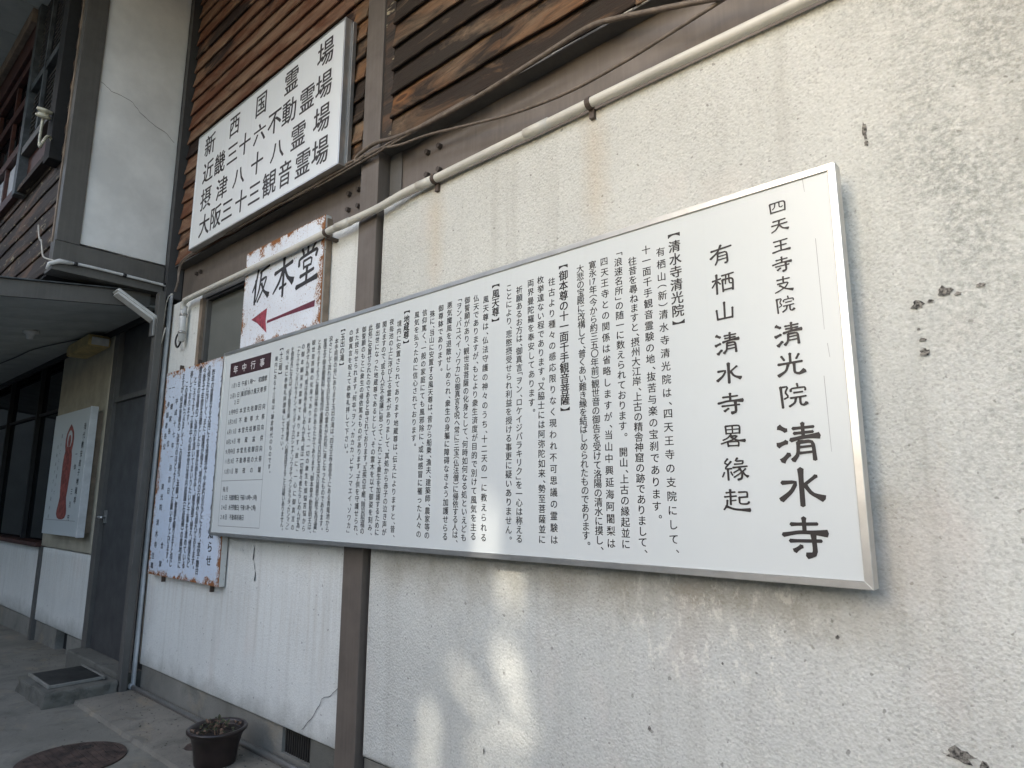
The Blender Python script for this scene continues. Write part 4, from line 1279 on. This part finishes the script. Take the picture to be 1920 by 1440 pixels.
# insulator on a hook
t = thing('insulator', 'pale ceramic cable insulator on a curled iron hook in front of the shutter case', 'insulator', (-6.0, -.95, 4.5))
ix, iy, iz = -5.71, -.97, 4.18
bm = bmesh.new()
lathe(bm, [(.0, -.040), (.040, -.038), (.055, -.024), (.036, -.008), (.034, .004), (.055, .016), (.050, .034), (.0, .040)], (0, 0, 0), 20)
bmesh.ops.rotate(bm, verts=bm.verts, cent=(0, 0, 0), matrix=Matrix.Rotation(R(25), 3, 'Y'))
bmesh.ops.translate(bm, verts=bm.verts, vec=(ix, iy, iz + .13))
obj('bobbin', bm, 'ceramic', t, True)
obj('hook', tube(bmesh.new(), [(ix, iy, iz + .13), (ix - .02, iy, iz + .03), (ix - .02, iy, iz - .10), (ix + .02, iy, iz - .16), (ix + .075, iy, iz - .15), (ix + .085, iy + .02, iz - .09), (ix + .05, iy + .05, iz - .07), (ix + .03, -.90, iz - .10)], .010, 8, 5), 'ceramic', t, True)

# upper windows
t = thing('upper_window', 'red brown framed window at the far left of the overhanging storey', 'window', (-8.5, -.85, 4.1))
obj('pane', B(-13, SX0 - .032, -.835, -.83, 4.10, 5.62), 'glass', t)
obj('sky_reflection_pane', B(-13, SX0 - .034, -.845, -.838, 4.16, 4.50), 'sky_pane' if 'sky_pane' in M else M.setdefault('sky_pane', plain('painted_sky_reflection', (.74, .80, .86), .2, 0, .03, 3, 0)), t)  # pale blue colour stands in for sky reflected in the glass
for z in (4.06, 4.52, 5.00, 5.40):
    obj('rail', B(-13, SX0 - .032, -.885, -.836, z, z + .09, .004), 'sash', t)
for x in (-7.55, -8.3, -9.3, -10.6):
    obj('mullion', B(x, x + .06, -.875, -.846, 4.155, 5.39), 'sash', t)
obj('top_trim', B(-13, SX0 - .032, -.91, -.82, 5.52, 5.86, .006), 'sash', t)
obj('soffit_trim', B(-14, SX0 - .032, -.96, -.912, 5.72, 5.86, .006), 'trim', t)

# eave soffit of big grey boards, running along the whole building
t = thing('eave', 'wide grey green eave soffit at the top left corner, made of flat boards', 'roof', (-7, -1.5, 5.87))
sb = mesh_from(B(0, .592, -2.35, -.84, 5.868, 5.885), 'soffit_board')
sb.materials.append(M['soffit'])
for i in range(30):
    o = bpy.data.objects.new('soffit_board', sb)
    C.objects.link(o)
    o.parent = t
    o.matrix_parent_inverse = Matrix.Translation(-t.location)
    o.location.x = -14 + i * .6
obj('roof_deck', B(-14, 4, -2.4, .3, 5.89, 5.99), 'steel2', t)
obj('fascia', B(-14, 4, -2.44, -2.401, 5.80, 6.02), 'trim', t)
obj('inner_soffit', B(-5.44, 4, -.835, -.03, 5.869, 5.885), 'soffit', t)

# canopy
t = thing('canopy', 'low sloping canopy with a grey boarded ceiling over the shaded office wall', 'canopy', (-8, -1, 2.9))
SL = .137
def slope_slab(x0, x1, y0, y1, zo0, zo1):
    bm = B(x0, x1, y0, y1, 0, 1)
    for v in bm.verts:
        v.co.z = 2.955 + SL * v.co.y + (zo0 if v.co.z < .5 else zo1)
    return bm
cbm = mesh_from(slope_slab(0, .392, -1.9, -.02, .0, .014), 'ceiling_board')
cbm.materials.append(M['ceiling'])
for i in range(20):
    o = bpy.data.objects.new('ceiling_board', cbm)
    C.objects.link(o)
    o.parent = t
    o.matrix_parent_inverse = Matrix.Translation(-t.location)
    o.location.x = -5.60 - .4 * (i + 1)
obj('rake_board', slope_slab(-5.604, -5.57, -3.55, -.135, -.012, .112), 'steel2', t)
obj('deck', slope_slab(-14, -5.606, -1.92, -.01, .018, .085), 'steel2', t)
obj('flashing', slope_slab(-14, -5.545, -1.98, -.14, .114, .122), 'zinc', t)
obj('wall_trim', B(-14, -5.61, -.05, -.02, 2.90, 2.945), 'black', t)
tag(obj('ceiling_lamp', lathe(bmesh.new(), [(0, 0), (.06, 0), (.065, -.02), (.035, -.035), (.03, -.06), (.028, -.075), (.0, -.08)], (-6.95, -.62, 2.955 - SL * .62), 20), 'lampw', None, True), 'small round bulb holder on the canopy ceiling at the far left', 'lamp')
cable('cable', [(-9.5, -.5, 2.875), (-8.6, -.42, 2.885), (-7.9, -.38, 2.89), (-7.3, -.22, 2.91), (-7.0, -.10, 2.93)], .006, 'cable_k', 'thin dark cable crossing the canopy ceiling behind the bulb holder')

# white cable along the overhang beam
t = thing('overhang_conduit', 'thin white conduit strapped along the bottom of the overhang with black bands', 'pipe', (-5.47, -.4, 3.1))
obj('pipe', tube(bmesh.new(), [(-5.475, -.79, 3.105), (-5.472, -.60, 3.115), (-5.470, -.10, 3.105), (-5.465, -.03, 3.10), (-5.455, -.022, 3.07), (-5.452, -.022, 3.03)], .011, 10, 4), 'pipe_w', t, True)
for y in (-.70, -.37, -.075):
    obj('strap', tube(bmesh.new(), [(-5.471, y - .012, 3.111), (-5.471, y + .012, 3.111)], .015, 10), 'cable_k', t, True)
obj('end_boot', tube(bmesh.new(), [(-5.474, -.72, 3.111), (-5.475, -.80, 3.105), (-5.48, -.86, 3.07), (-5.50, -.865, 3.03)], [.013, .018, .014, .010], 10), 'pipe_w', t, True)
cable('cable', [(-5.48, -.83, 3.10), (-5.55, -.88, 3.13), (-5.63, -.88, 3.20), (-5.70, -.88, 3.30), (-5.75, -.88, 3.32), (-5.82, -.88, 3.40), (-5.86, -.88, 3.47)], .006, 'cable_w', 'frayed white cable end sticking up from the corner of the overhang')
cable('cable', [(-5.40, -.03, 3.03), (-5.42, -.06, 2.98), (-5.43, -.07, 2.80), (-5.445, -.075, 2.62), (-5.43, -.08, 2.58), (-5.41, -.07, 2.66), (-5.40, -.06, 2.74)], .005, 'cable_w', 'thin white wire looping down beside the corner downpipe')

# ================================================================== ground objects
t = thing('flower_pot', 'dark glazed flower pot of dry soil and withered leaves by the white wall', 'flower pot', (-3.62, -.235, .02))
px, py = -3.625, -.245
bm = lathe(bmesh.new(), [(.0, .022), (.098, .022), (.104, .030), (.112, .10), (.126, .155), (.138, .176), (.150, .186), (.152, .196), (.146, .203), (.134, .200), (.126, .186), (.122, .168), (.0, .166)], (px, py, 0), 40)
obj('pot', bm, 'pot', t, True)
bm = bmesh.new()
rr = random.Random(5)
rings = [[bm.verts.new((px + r_ * math.cos(a), py + r_ * math.sin(a), .172 + .012 * (1 - r_ / .123) + rr.uniform(-.004, .006))) for a in [2 * math.pi * k / 26 for k in range(26)]] for r_ in (.123, .10, .075, .05, .025)]
for a, b_ in zip(rings, rings[1:]):
    for k in range(26):
        bm.faces.new((a[k], a[(k + 1) % 26], b_[(k + 1) % 26], b_[k]))
bm.faces.new(rings[-1])
obj('soil', bm, 'soil', t)
def leaf_mesh(l, w):
    bm = bmesh.new()
    P = [(0, 0, 0), (l * .35, w * .5, .15 * l), (l * .7, w * .4, .12 * l), (l, 0, -.05 * l), (l * .7, -w * .4, .10 * l), (l * .35, -w * .5, .13 * l), (l * .4, 0, .05 * l)]
    v_ = [bm.verts.new(p_) for p_ in P]
    for a, b_ in ((0, 1), (1, 2), (2, 3), (3, 4), (4, 5), (5, 0)):
        bm.faces.new((v_[a], v_[b_], v_[6]))
    return mesh_from(bm, 'leaf')
lm = [leaf_mesh(.028, .016), leaf_mesh(.022, .018), leaf_mesh(.034, .014)]
lg = [x_.copy() for x_ in lm]
for x_ in lm: x_.materials.append(M['leaf_dry'])
for x_ in lg: x_.materials.append(M['leaf'])
for i in range(70):
    a, q = rr.uniform(0, 6.28), .115 * math.sqrt(rr.random())
    green = rr.random() < .3
    o = bpy.data.objects.new('leaf', rr.choice(lg if green else lm))
    C.objects.link(o)
    o.parent = t
    o.matrix_parent_inverse = Matrix.Translation(-t.location)
    o.location = (px + q * math.cos(a), py + q * math.sin(a), .180 + rr.uniform(0, .018) + .012 * (1 - q / .12))
    o.rotation_euler = (rr.uniform(-.9, .9), rr.uniform(-.9, .9), rr.uniform(0, 6.28))
for i in range(7):
    a, q = rr.uniform(0, 6.28), rr.uniform(.02, .10)
    x_, y_ = px + q * math.cos(a), py + q * math.sin(a)
    st = obj('stem', tube(bmesh.new(), [(x_, y_, .175), (x_ + rr.uniform(-.01, .01), y_ + rr.uniform(-.01, .01), .20 + rr.uniform(0, .02)), (x_ + rr.uniform(-.02, .02), y_, .22 + rr.uniform(0, .02))], [.003, .0022, .0012], 6), 'leaf_dry', t)
    for k in range(3):
        o = bpy.data.objects.new('leaf', rr.choice(lg))
        C.objects.link(o)
        o.parent = t
        o.matrix_parent_inverse = Matrix.Translation(-t.location)
        o.location = (x_ + rr.uniform(-.012, .012), y_ + rr.uniform(-.012, .012), .20 + rr.uniform(0, .03))
        o.rotation_euler = (rr.uniform(-.6, .6), rr.uniform(-.9, .3), rr.uniform(0, 6.28))

t = thing('manhole_cover', 'round rusty iron manhole cover in the concrete ground at the bottom left', 'manhole cover', (-4.22, -.77, 0))
mx_, my_, mr_ = (-4.294, -0.714, 0.258)
bm = lathe(bmesh.new(), [(.0, .012), (mr_ - .02, .012), (mr_, .008), (mr_ + .004, -.01)], (mx_, my_, .0), 56)
obj('cover', bm, 'iron', t)
rib = bmesh.new()
k = 0
yy_ = -mr_ + .035
ribm = []
while yy_ < mr_ - .03:
    hw_ = math.sqrt((mr_ - .03) ** 2 - yy_ ** 2)
    o = obj('rib', B(mx_ - hw_, mx_ + hw_, my_ + yy_, my_ + yy_ + .006, .0118, .0145), 'iron', t)
    yy_ += .034
for dx, dy in ((-.12, .10), (.11, -.02)):
    obj('key_hole', lathe(bmesh.new(), [(0, .0152), (.028, .0152), (.040, .0125)], (mx_ + dx, my_ + dy, 0), 18), 'soil', t)
t = tag(obj('access_cap', lathe(bmesh.new(), [(0, .034), (.045, .034), (.055, .022)], (-3.93, -.22, 0), 20), 'iron', None), 'small rusty round cap in the concrete just left of the flower pot', 'cap')

rr = random.Random(21)
bm = bmesh.new()
for i in range(520):
    x_ = rr.uniform(-7.5, -2.6)
    y_ = -abs(rr.gauss(0, .22)) - .03 if rr.random() < .6 else rr.uniform(-1.3, -.05)
    q = rr.uniform(.0015, .0055)
    z0_ = .022 if (y_ > -.39 and x_ > -5.4) else gz(x_, y_)
    if -6.75 < x_ < -5.38 and y_ > -.62: continue
    r = bmesh.ops.create_icosphere(bm, subdivisions=1, radius=q)
    for v in r['verts']:
        v.co = Vector((v.co.x * rr.uniform(.8, 1.5), v.co.y, v.co.z * .6)) + Vector((x_, y_, z0_ + q * .4))
o = obj('grit', bm, 'step')
tag(o, 'loose grit scattered on the concrete along the wall foot', 'grit', kind='stuff')
